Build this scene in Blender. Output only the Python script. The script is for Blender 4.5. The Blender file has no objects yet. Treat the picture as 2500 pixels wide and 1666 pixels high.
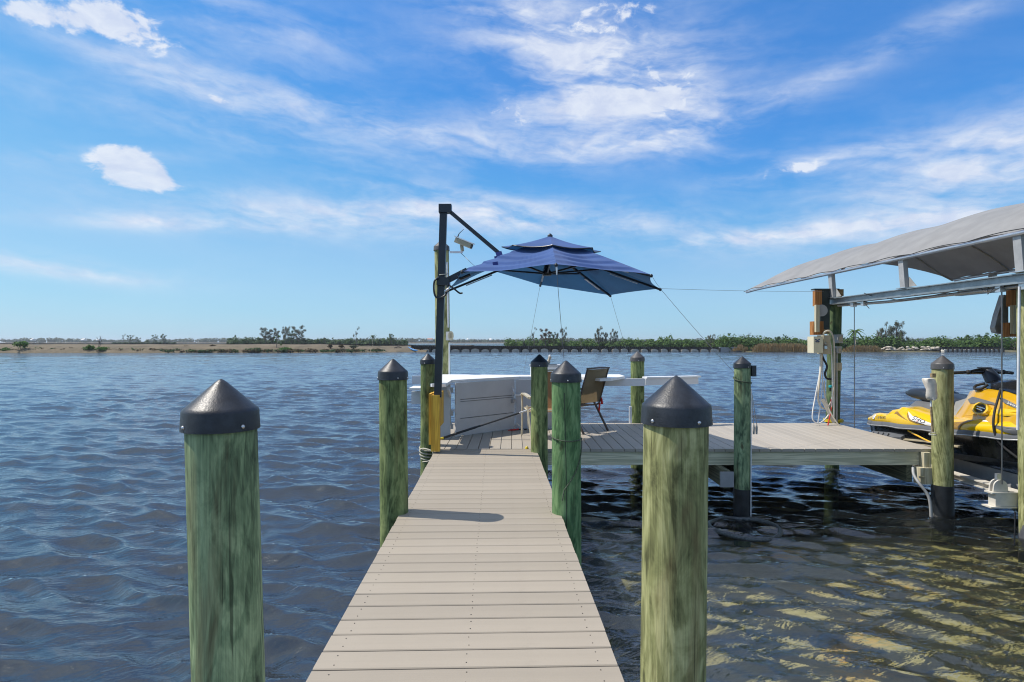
import bpy, math, random
import numpy as np
from mathutils import Vector, Matrix
R = math.radians
rnd = random.Random(7)
SC = bpy.context.scene
COL = SC.collection

# ------------------------------------------------------------------ camera, sky, sun, exposure
FPX = 1457.0                       # focal length in pixels of a 2500 px wide frame (21 mm)
EYE = 1.317                        # camera height above the deck (deck top is z = 0)
WATER = -0.75                      # water level
cam = bpy.data.cameras.new('camera')
cam.sensor_width = 36.0
cam.lens = 36.0 * FPX / 2500.0
cam.clip_start = 0.05
cam.clip_end = 9000
camo = bpy.data.objects.new('camera', cam)
COL.objects.link(camo)
camo.location = (0, 0, EYE)
camo.rotation_euler = (R(90.08), 0, 0)
SC.camera = camo

SUN_EL, SUN_AZ = 55.0, -79.0
sun = bpy.data.lights.new('sun', 'SUN')
sun.energy = 5.0
sun.angle = R(0.5)
sun.color = (1.0, 0.94, 0.85)
suno = bpy.data.objects.new('sun', sun)
COL.objects.link(suno)
sd = Vector((math.sin(R(SUN_AZ)) * math.cos(R(SUN_EL)), math.cos(R(SUN_AZ)) * math.cos(R(SUN_EL)), math.sin(R(SUN_EL))))
suno.rotation_euler = (-sd).to_track_quat('-Z', 'Y').to_euler()
suno.location = sd * 60

SC.view_settings.view_transform = 'Standard'
SC.view_settings.look = 'None'
SC.view_settings.exposure = 0.0
SC.view_settings.gamma = 1.0
SC.view_settings.use_curve_mapping = False
SC.render.engine = 'CYCLES'
SC.cycles.max_bounces = 8
SC.cycles.transparent_max_bounces = 16
SC.cycles.caustics_reflective = False
SC.cycles.caustics_refractive = False
SC.cycles.sample_clamp_indirect = 4.0
SC.cycles.sample_clamp_direct = 3.0
SC.cycles.use_denoising = True
SC.cycles.denoising_prefilter = 'ACCURATE'
SC.cycles.use_adaptive_sampling = False
SC.cycles.filter_width = 1.1


def P(x, y, d):
    """point at depth d metres that the photograph shows at pixel (x, y)"""
    return Vector(((x - 1250) / FPX * d, d, EYE - (y - 835) / FPX * d))


# ------------------------------------------------------------------ node helpers
class NT:
    def __init__(self, tree):
        self.t = tree

    def n(self, typ, **kw):
        nd = self.t.nodes.new(typ)
        for k, v in kw.items():
            setattr(nd, k, v)
        return nd

    def link(self, a, b):
        self.t.links.new(a, b)

    def put(self, sock, v):
        if hasattr(v, 'is_output'):
            self.t.links.new(v, sock)
        else:
            sock.default_value = v

    def m(self, op, a, b=None, c=None, clamp=False):
        nd = self.n('ShaderNodeMath', operation=op, use_clamp=clamp)
        self.put(nd.inputs[0], a)
        if b is not None:
            self.put(nd.inputs[1], b)
        if c is not None:
            self.put(nd.inputs[2], c)
        return nd.outputs[0]

    def vm(self, op, a, b=None, out=0):
        nd = self.n('ShaderNodeVectorMath', operation=op)
        self.put(nd.inputs[0], a)
        if b is not None:
            self.put(nd.inputs[1], b)
        return nd.outputs[out]

    def noise(self, vec, scale, detail=3.0, rough=0.5, dist=0.0, out='Fac'):
        nd = self.n('ShaderNodeTexNoise')
        self.put(nd.inputs['Vector'], vec)
        nd.inputs['Scale'].default_value = scale
        nd.inputs['Detail'].default_value = detail
        nd.inputs['Roughness'].default_value = rough
        nd.inputs['Distortion'].default_value = dist
        return nd.outputs[out]

    def ramp(self, fac, stops, interp='LINEAR'):
        nd = self.n('ShaderNodeValToRGB')
        cr = nd.color_ramp
        cr.interpolation = interp
        while len(cr.elements) > 1:
            cr.elements.remove(cr.elements[-1])
        for i, (p, c) in enumerate(stops):
            e = cr.elements[0] if i == 0 else cr.elements.new(p)
            e.position = p
            e.color = (*c, 1) if len(c) == 3 else c
        self.put(nd.inputs[0], fac)
        return nd.outputs[0]

    def mix(self, fac, a, b, blend='MIX'):
        nd = self.n('ShaderNodeMix', data_type='RGBA', blend_type=blend)
        self.put(nd.inputs[0], fac)
        self.put(nd.inputs[6], (*a, 1) if isinstance(a, tuple) and len(a) == 3 else a)
        self.put(nd.inputs[7], (*b, 1) if isinstance(b, tuple) and len(b) == 3 else b)
        return nd.outputs[2]

    def smooth(self, v, a, b, lo=0.0, hi=1.0):
        nd = self.n('ShaderNodeMapRange', interpolation_type='SMOOTHSTEP')
        self.put(nd.inputs[0], v)
        nd.inputs[1].default_value = a
        nd.inputs[2].default_value = b
        nd.inputs[3].default_value = lo
        nd.inputs[4].default_value = hi
        return nd.outputs[0]

    def scale(self, vec, s):
        return self.vm('MULTIPLY', vec, s)


# ------------------------------------------------------------------ world
W = bpy.data.worlds.new('World')
SC.world = W
W.use_nodes = True
w = NT(W.node_tree)
bg = W.node_tree.nodes['Background']
SKY_STRENGTH = 0.10
sky = w.n('ShaderNodeTexSky', sky_type='NISHITA')
sky.sun_disc = False
sky.sun_elevation = R(SUN_EL)
sky.sun_rotation = R(SUN_AZ)
sky.air_density = 1.0
sky.dust_density = 0.3
sky.ozone_density = 3.0
sc_ = w.n('ShaderNodeVectorMath', operation='SCALE')
w.link(sky.outputs[0], sc_.inputs[0])
sc_.inputs['Scale'].default_value = 0.1
cv = w.n('ShaderNodeRGBCurve')
w.link(sc_.outputs[0], cv.inputs['Color'])


def set_curve(c, pts):
    while len(c.points) > 2:
        c.points.remove(c.points[1])
    c.points[0].location = pts[0]
    c.points[-1].location = pts[-1]
    for p in pts[1:-1]:
        c.points.new(*p)


mp = cv.mapping
set_curve(mp.curves[0], [(0, 0), (0.10, 0.062), (0.125, 0.066), (0.157, 0.076), (0.25, 0.18), (0.34, 0.30), (0.6, 0.40), (1, 0.6)])
set_curve(mp.curves[1], [(0, 0), (0.15, 0.225), (0.212, 0.265), (0.264, 0.315), (0.39, 0.475), (0.5, 0.58), (0.61, 0.645), (1, 0.8)])
set_curve(mp.curves[2], [(0, 0), (0.3, 0.62), (0.39, 0.72), (0.458, 0.79), (0.58, 0.85), (0.63, 0.87), (1, 1)])
mp.update()
tc = w.n('ShaderNodeTexCoord')
dirn = w.vm('NORMALIZE', tc.outputs['Generated'])
sp = w.n('ShaderNodeSeparateXYZ')
w.link(dirn, sp.inputs[0])
az = w.m('ARCTAN2', sp.outputs[0], sp.outputs[1])
el = w.m('ARCSINE', sp.outputs[2])
cb = w.n('ShaderNodeCombineXYZ')
w.put(cb.inputs[0], w.m('MULTIPLY', az, 57.2958))
w.put(cb.inputs[1], w.m('MULTIPLY', el, 57.2958))
uv = cb.outputs[0]                                     # azimuth / elevation in degrees
warp = w.noise(uv, 0.09, 4, 0.55, out='Color')
warp = w.vm('SUBTRACT', warp, (0.5, 0.5, 0.5))
uvw = w.vm('ADD', uv, w.vm('MULTIPLY', warp, (9, 3.2, 0)))
rotn = w.n('ShaderNodeVectorRotate', rotation_type='Z_AXIS')
w.link(uvw, rotn.inputs['Vector'])
rotn.inputs['Angle'].default_value = R(7)
streak = w.noise(w.scale(rotn.outputs[0], (0.075, 0.36, 1)), 1.0, 6, 0.54, 0.3)
puff = w.noise(w.scale(uvw, (0.42, 0.70, 1)), 1.0, 6, 0.58, 0.15)
ripple = w.noise(w.scale(uv, (0.55, 1.5, 1)), 1.0, 3, 0.6, 0.6)


def azel(x, y):
    a = math.atan((x - 1250) / FPX)
    return math.degrees(a), math.degrees(math.atan((835 - y) / FPX * math.cos(a)))


def blob(x, y, hw, hh, rot, k):
    """soft ellipse of cloud; centre and half sizes in photograph pixels"""
    u0, v0 = azel(x, y)
    s = 57.3 / FPX * math.cos(R(u0)) ** 1.5
    a, b = hw * s, hh * s
    d = w.vm('SUBTRACT', uv, (u0, v0, 0))
    r_ = w.n('ShaderNodeVectorRotate', rotation_type='Z_AXIS')
    w.link(d, r_.inputs['Vector'])
    r_.inputs['Angle'].default_value = R(-rot)
    d = w.vm('MULTIPLY', r_.outputs[0], (1 / a, 1 / b, 0))
    q = w.vm('DOT_PRODUCT', d, d, out=1)
    return w.m('MULTIPLY', w.m('POWER', 2.718, w.m('MULTIPLY', q, -1.0)), k)


def total(bs):
    t = bs[0]
    for b in bs[1:]:
        t = w.m('ADD', t, b)
    return t


cirrus = total([
    blob(1440, 90, 300, 95, -8, 0.43), blob(1480, 210, 330, 90, -18, 0.44), blob(1620, 230, 120, 70, -25, 0.42),
    blob(1380, 270, 260, 60, 5, 0.40), blob(1530, 350, 260, 40, 4, 0.55), blob(1330, 60, 260, 50, -20, 0.25),
    blob(400, 185, 330, 55, -10, 0.31), blob(760, 250, 420, 55, -9, 0.29), blob(600, 330, 600, 45, -3, 0.22),
    blob(420, 545, 230, 22, 3, 0.62), blob(800, 530, 430, 48, -1, 0.55), blob(1060, 490, 230, 40, -5, 0.42),
    blob(1400, 535, 330, 42, -4, 0.55), blob(2330, 420, 330, 110, 8, 0.54), blob(2500, 360, 200, 110, 0, 0.36),
    blob(2250, 545, 420, 45, 4, 0.52), blob(1850, 575, 300, 22, 2, 0.55), blob(130, 655, 250, 30, -4, 0.62),
    blob(2150, 130, 430, 36, 14, 0.34), blob(620, 60, 300, 60, -5, 0.30), blob(250, 385, 200, 25, 8, 0.32),
    blob(1050, 330, 430, 26, -6, 0.24), blob(1960, 405, 210, 32, 5, 0.45)])
puffs = total([
    blob(80, 32, 180, 34, 5, 0.80), blob(290, 45, 140, 60, -12, 0.85), blob(308, 406, 74, 56, 0, 1.25),
    blob(382, 432, 70, 36, -10, 0.95), blob(1620, 215, 95, 60, -20, 0.62), blob(1500, 45, 130, 42, 4, 0.62),
    blob(1240, 275, 90, 32, -8, 0.52), blob(535, 248, 42, 14, -12, 0.72), blob(1930, 415, 110, 20, 4, 0.55)])
# cirrus added off view, denser overhead, to whiten fill light and reflections
band = w.m('MAXIMUM', w.m('MULTIPLY', w.smooth(el, R(4), R(14)), w.smooth(w.m('ABSOLUTE', az), R(44), R(60), 0.0, 0.50)), w.smooth(el, R(28), R(44), 0.0, 0.78))
cirrus = w.m('ADD', w.m('ADD', cirrus, band), 0.03)
d1 = w.m('ADD', w.m('MULTIPLY', streak, 1.5), w.m('MULTIPLY', ripple, 0.30))
d1 = w.m('MULTIPLY', cirrus, w.smooth(d1, 0.60, 1.26, 0.06, 1.55))
d2 = w.smooth(w.m('ADD', puffs, w.m('MULTIPLY', w.m('SUBTRACT', puff, 0.5), 1.9)), 0.42, 0.82)
d2 = w.m('MULTIPLY', d2, w.smooth(puffs, 0.06, 0.4))
dens = w.m('ADD', w.m('MULTIPLY', d1, 1.0), w.m('MULTIPLY', d2, 0.80), clamp=True)
dens = w.m('MINIMUM', dens, 0.90)
cloudcol = w.mix(w.smooth(puff, 0.3, 0.7), (0.66, 0.73, 0.90), (0.83, 0.88, 0.97))
skyc = w.mix(dens, cv.outputs[0], cloudcol)
up = w.n('ShaderNodeVectorMath', operation='SCALE')
w.link(skyc, up.inputs[0])
up.inputs['Scale'].default_value = 1.0 / SKY_STRENGTH
w.link(up.outputs[0], bg.inputs['Color'])
bg.inputs['Strength'].default_value = SKY_STRENGTH

# ------------------------------------------------------------------ mesh and object helpers


class MB:
    def __init__(self):
        self.v, self.f = [], []

    def add(self, vs, fs):
        o = len(self.v)
        self.v += [tuple(p) for p in vs]
        self.f += [tuple(i + o for i in f) for f in fs]
        return self

    def box(self, x0, x1, y0, y1, z0, z1):
        vs = [(x, y, z) for z in (z0, z1) for y in (y0, y1) for x in (x0, x1)]
        return self.add(vs, [(0, 2, 3, 1), (4, 5, 7, 6), (0, 1, 5, 4), (2, 6, 7, 3), (0, 4, 6, 2), (1, 3, 7, 5)])

    def bar(self, p, q, wd, ht, up=(0, 0, 1)):
        """box of width wd and height ht running from p to q"""
        p, q = Vector(p), Vector(q)
        d = (q - p).normalized()
        s = d.cross(Vector(up))
        if s.length < 1e-4:
            s = d.cross(Vector((1, 0, 0)))
        s.normalize()
        u = s.cross(d)
        vs = []
        for c in (p, q):
            for a, b in ((-1, -1), (1, -1), (1, 1), (-1, 1)):
                vs.append(c + s * (a * wd / 2) + u * (b * ht / 2))
        return self.add(vs, [(0, 1, 2, 3), (7, 6, 5, 4), (0, 4, 5, 1), (1, 5, 6, 2), (2, 6, 7, 3), (3, 7, 4, 0)])

    def loft(self, rings, closed=True, cap=True):
        n = len(rings[0])
        vs = [p for r in rings for p in r]
        fs = []
        for i in range(len(rings) - 1):
            for j in range(n if closed else n - 1):
                k = (j + 1) % n
                fs.append((i * n + j, i * n + k, (i + 1) * n + k, (i + 1) * n + j))
        if cap and closed:
            fs.append(tuple(range(n - 1, -1, -1)))
            fs.append(tuple((len(rings) - 1) * n + j for j in range(n)))
        return self.add(vs, fs)

    def tube(self, pts, r, seg=8, cap=True):
        pts = [Vector(p) for p in pts]
        rs = r if isinstance(r, (list, tuple)) else [r] * len(pts)
        rings = []
        u = None
        for i, p in enumerate(pts):
            d = (pts[min(i + 1, len(pts) - 1)] - pts[max(i - 1, 0)]).normalized()
            if u is None:
                u = d.orthogonal().normalized()
            else:
                u = (u - d * u.dot(d))
                u = u.normalized() if u.length > 1e-6 else d.orthogonal().normalized()
            v = d.cross(u)
            rings.append([p + (u * math.cos(2 * math.pi * k / seg) + v * math.sin(2 * math.pi * k / seg)) * rs[i] for k in range(seg)])
        return self.loft(rings, True, cap)

    def lathe(self, prof, c=(0, 0), seg=32, cap=True):
        rings = [[(c[0] + r * math.cos(2 * math.pi * k / seg), c[1] + r * math.sin(2 * math.pi * k / seg), z) for k in range(seg)] for r, z in prof]
        return self.loft(rings, True, cap)

    def ball(self, c, r, seg=8, ring=5):
        rx, ry, rz = r if isinstance(r, (tuple, list)) else (r, r, r)
        rings = []
        for i in range(ring + 1):
            t = math.pi * (0.04 + 0.92 * i / ring)
            rings.append([(c[0] + rx * math.sin(t) * math.cos(2 * math.pi * k / seg), c[1] + ry * math.sin(t) * math.sin(2 * math.pi * k / seg), c[2] - rz * math.cos(t)) for k in range(seg)])
        return self.loft(rings)

    def prism(self, poly, z0, z1):
        n = len(poly)
        return self.loft([[(x, y, z0) for x, y in poly], [(x, y, z1) for x, y in poly]])

    def build(self, name, mat, parent=None, smooth=None, mats=None):
        me = bpy.data.meshes.new(name)
        me.from_pydata(self.v, [], self.f)
        me.update()
        if mat:
            me.materials.append(mat)
        if smooth is not None:
            me.polygons.foreach_set('use_smooth', [True] * len(me.polygons))
            if smooth < 179:
                me.set_sharp_from_angle(angle=R(smooth))
        return link(name, me, parent)


def link(name, me, parent=None):
    o = bpy.data.objects.new(name, me)
    COL.objects.link(o)
    if parent:
        adopt(o, parent)
    return o


def world_mat(o):
    m = o.matrix_basis.copy()
    if o.parent:
        m = world_mat(o.parent) @ o.matrix_parent_inverse @ m
    return m


def adopt(o, parent):
    o.parent = parent
    o.matrix_parent_inverse = world_mat(parent).inverted()


def tag(o, label=None, cat=None, group=None, kind=None):
    if label:
        o['label'] = label
    if cat:
        o['category'] = cat
    if group:
        o['group'] = group
    if kind:
        o['kind'] = kind
    return o


def thing(name, loc, label, cat, group=None):
    o = bpy.data.objects.new(name, None)
    o.empty_display_size = 0.1
    COL.objects.link(o)
    o.location = loc
    return tag(o, label, cat, group)


def copy_tree(o, parent=None, loc=None, rz=None):
    c = o.copy()
    COL.objects.link(c)
    if parent:
        c.parent = parent
    if loc is not None:
        c.location = loc
    if rz is not None:
        c.rotation_euler = (0, 0, rz)
    for ch in list(o.children):
        copy_tree(ch, c)
    return c


def spline(pts, n=8):
    """Catmull-Rom through pts"""
    pts = [Vector(p) for p in pts]
    out = []
    for i in range(len(pts) - 1):
        a, b, c, d = pts[max(i - 1, 0)], pts[i], pts[i + 1], pts[min(i + 2, len(pts) - 1)]
        for k in range(n):
            t = k / n
            out.append(0.5 * ((2 * b) + (c - a) * t + (2 * a - 5 * b + 4 * c - d) * t * t + (3 * b - a - 3 * c + d) * t ** 3))
    out.append(pts[-1])
    return out


def text_verts(s, font_scale=1.0, shear=0.0, offset=0.0):
    """flat triangles of a line of lettering, unit height, origin left"""
    cu = bpy.data.curves.new('lettering', 'FONT')
    cu.body = s
    cu.shear = shear
    cu.offset = offset
    cu.resolution_u = 3
    cu.fill_mode = 'BOTH'
    o = bpy.data.objects.new('lettering', cu)
    COL.objects.link(o)
    dg = bpy.context.evaluated_depsgraph_get()
    me = o.evaluated_get(dg).to_mesh()
    vs = [tuple(v.co) for v in me.vertices]
    fs = [tuple(p.vertices) for p in me.polygons]
    o.evaluated_get(dg).to_mesh_clear()
    bpy.data.objects.remove(o)
    bpy.data.curves.remove(cu)
    return vs, fs


# ------------------------------------------------------------------ materials
def new_mat(name):
    m = bpy.data.materials.new(name)
    m.use_nodes = True
    t = NT(m.node_tree)
    b = m.node_tree.nodes['Principled BSDF']
    return m, t, b


def coords(t):
    return t.n('ShaderNodeTexCoord').outputs['Object']


def bump(t, b, h, strength=0.3, dist=0.01):
    nd = t.n('ShaderNodeBump')
    nd.inputs['Strength'].default_value = strength
    nd.inputs['Distance'].default_value = dist
    t.put(nd.inputs['Height'], h)
    t.link(nd.outputs[0], b.inputs['Normal'])


def plain(name, col, rough=0.5, metal=0.0, var=0.15, scale=6.0, bumpk=0.0, coat=0.0, stretch=(1, 1, 1), spec=0.5):
    m, t, b = new_mat(name)
    co = t.scale(coords(t), stretch)
    nz = t.noise(co, scale, 5, 0.6)
    k = t.smooth(nz, 0.3, 0.7, 1 - var, 1 + var * 0.7)
    c = t.mix(1.0, (*col, 1), k, 'MULTIPLY')
    t.link(c, b.inputs['Base Color'])
    b.inputs['Metallic'].default_value = metal
    b.inputs['Specular IOR Level'].default_value = spec
    fine = t.noise(co, scale * 9, 3, 0.6)
    t.link(t.smooth(fine, 0.2, 0.8, max(rough - 0.08, 0.02), min(rough + 0.08, 1)), b.inputs['Roughness'])
    b.inputs['Coat Weight'].default_value = coat
    b.inputs['Coat Roughness'].default_value = 0.08
    if bumpk:
        bump(t, b, fine, bumpk, 0.004)
    return m


def piling_mat(name, dark, mid, pale, brown, seed):
    """pressure treated round timber: long wandering grain, knots, checks"""
    m, t, b = new_mat(name)
    co = t.vm('ADD', coords(t), (seed, seed * 0.37, seed * 1.7))
    lo = t.noise(t.scale(co, (5, 5, 0.9)), 1.0, 4, 0.6, 0.7)
    mott = t.noise(t.scale(co, (11, 11, 4.2)), 1.0, 5, 0.68, 0.6)
    vo = t.n('ShaderNodeTexVoronoi')
    t.put(vo.inputs['Vector'], t.vm('ADD', t.scale(co, (5.2, 5.2, 2.1)), t.vm('MULTIPLY', t.noise(co, 6.0, 2, 0.5, out='Color'), (.5, .5, .5))))
    vo.inputs['Scale'].default_value = 1.0
    kd = vo.outputs['Distance']
    g = t.m('ADD', t.m('MULTIPLY', lo, 8.0), t.m('MULTIPLY', t.m('POWER', 2.718, t.m('MULTIPLY', kd, -5.0)), 2.2))
    rings = t.m('MULTIPLY_ADD', t.m('SINE', t.m('MULTIPLY', g, 6.0)), 0.5, 0.5)
    rings = t.smooth(rings, 0.1, 0.75)
    streak = t.noise(t.scale(co, (55, 55, 1.6)), 1.0, 5, 0.72, 0.25)
    fine = t.noise(t.scale(co, (230, 230, 6)), 1.0, 3, 0.65)
    v = t.m('ADD', t.m('MULTIPLY', streak, 0.40), t.m('MULTIPLY', rings, 0.15))
    v = t.m('ADD', v, t.m('MULTIPLY', t.m('SUBTRACT', mott, 0.5), 1.15))
    v = t.m('ADD', v, 0.12)
    c = t.ramp(v, [(0.14, dark), (0.36, mid), (0.58, pale), (0.80, tuple(min(1, x * 1.25) for x in pale))])
    br = t.smooth(t.noise(t.scale(co, (7, 7, 1.1)), 1.0, 4, 0.65, 0.8), 0.52, 0.70, 0.0, 0.50)
    c = t.mix(br, c, brown)
    oi = t.smooth(kd, 0.05, 0.15, 0.85, 0.0)
    c = t.mix(oi, c, tuple(x * 0.5 for x in brown))
    chk = t.smooth(t.noise(t.scale(co, (42, 42, 0.5)), 1.0, 3, 0.55), 0.685, 0.705, 0.0, 0.6)
    c = t.mix(chk, c, tuple(x * 0.22 for x in dark))
    c = t.mix(0.6, c, t.smooth(fine, 0.25, 0.75, 0.62, 1.32), 'MULTIPLY')
    c = t.mix(1.0, c, (0.88, 0.88, 0.86), 'MULTIPLY')
    t.link(c, b.inputs['Base Color'])
    b.inputs['Roughness'].default_value = 0.78
    b.inputs['Specular IOR Level'].default_value = 0.25
    h = t.m('SUBTRACT', t.m('ADD', t.m('MULTIPLY', streak, 0.8), t.m('MULTIPLY', fine, 0.5)), t.m('MULTIPLY', chk, 1.4))
    bump(t, b, h, 0.5, 0.006)
    return m


PIL = {
    'jade': piling_mat('jade_treated_timber', (0.06, 0.085, 0.05), (0.19, 0.27, 0.145), (0.37, 0.47, 0.26), (0.20, 0.165, 0.085), 3.1),
    'olive': piling_mat('olive_treated_timber', (0.10, 0.105, 0.045), (0.29, 0.30, 0.13), (0.50, 0.50, 0.25), (0.24, 0.18, 0.085), 11.3),
    'moss': piling_mat('moss_treated_timber', (0.05, 0.07, 0.026), (0.165, 0.22, 0.085), (0.30, 0.36, 0.15), (0.14, 0.115, 0.045), 23.9),
    'emerald': piling_mat('emerald_treated_timber', (0.04, 0.085, 0.04), (0.115, 0.23, 0.095), (0.22, 0.36, 0.165), (0.10, 0.14, 0.06), 37.7),
    'deep': piling_mat('dark_emerald_timber', (0.03, 0.05, 0.03), (0.075, 0.125, 0.06), (0.15, 0.21, 0.10), (0.09, 0.075, 0.035), 51.3),  # darker variation of the emerald timber
}


def lumber_mat(name, dark, pale, axis, seed=0.0):
    """sawn board with cathedral grain along axis"""
    m, t, b = new_mat(name)
    co = t.vm('ADD', coords(t), (seed, seed, seed))
    s = {'x': (0.5, 9, 9), 'y': (9, 0.5, 9), 'z': (9, 9, 0.5)}[axis]
    lo = t.noise(t.scale(co, s), 1.0, 3, 0.5, 0.6)
    rings = t.m('MULTIPLY_ADD', t.m('SINE', t.m('MULTIPLY', lo, 46.0)), 0.5, 0.5)
    s2 = {'x': (2, 90, 90), 'y': (90, 2, 90), 'z': (90, 90, 2)}[axis]
    fine = t.noise(t.scale(co, s2), 1.0, 3, 0.6)
    v = t.m('ADD', t.m('MULTIPLY', rings, 0.6), t.m('MULTIPLY', fine, 0.5))
    c = t.ramp(v, [(0.15, dark), (0.85, pale)])
    t.link(c, b.inputs['Base Color'])
    b.inputs['Roughness'].default_value = 0.8
    bump(t, b, fine, 0.3, 0.003)
    return m


def deck_mat(name, col, axis):
    """composite decking: faint brushed grain along the board, light scuffs"""
    m, t, b = new_mat(name)
    co = coords(t)
    s = {'x': (1.4, 160, 20), 'y': (160, 1.4, 20)}[axis]
    grain = t.noise(t.scale(co, s), 1.0, 4, 0.65)
    s2 = {'x': (0.5, 9, 1), 'y': (9, 0.5, 1)}[axis]
    tone = t.noise(t.scale(co, s2), 1.0, 3, 0.6)
    scuff = t.noise(co, 2.3, 6, 0.7)
    k = t.m('ADD', t.m('MULTIPLY', grain, 0.16), t.m('MULTIPLY', tone, 0.16))
    k = t.m('ADD', k, t.m('MULTIPLY', scuff, 0.16))
    k = t.m('ADD', k, 0.76)
    oi = t.n('ShaderNodeObjectInfo')
    k = t.m('MULTIPLY', k, t.m('MULTIPLY_ADD', oi.outputs['Random'], 0.15, 0.925))
    c = t.mix(1.0, (*col, 1), k, 'MULTIPLY')
    st = t.smooth(t.noise(co, 5.5, 5, 0.7), 0.60, 0.78, 0.0, 0.22)
    c = t.mix(st, c, (0.26, 0.22, 0.17))
    t.link(c, b.inputs['Base Color'])
    b.inputs['Roughness'].default_value = 0.62
    b.inputs['Specular IOR Level'].default_value = 0.35
    bump(t, b, grain, 0.35, 0.0012)
    return m


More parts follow.
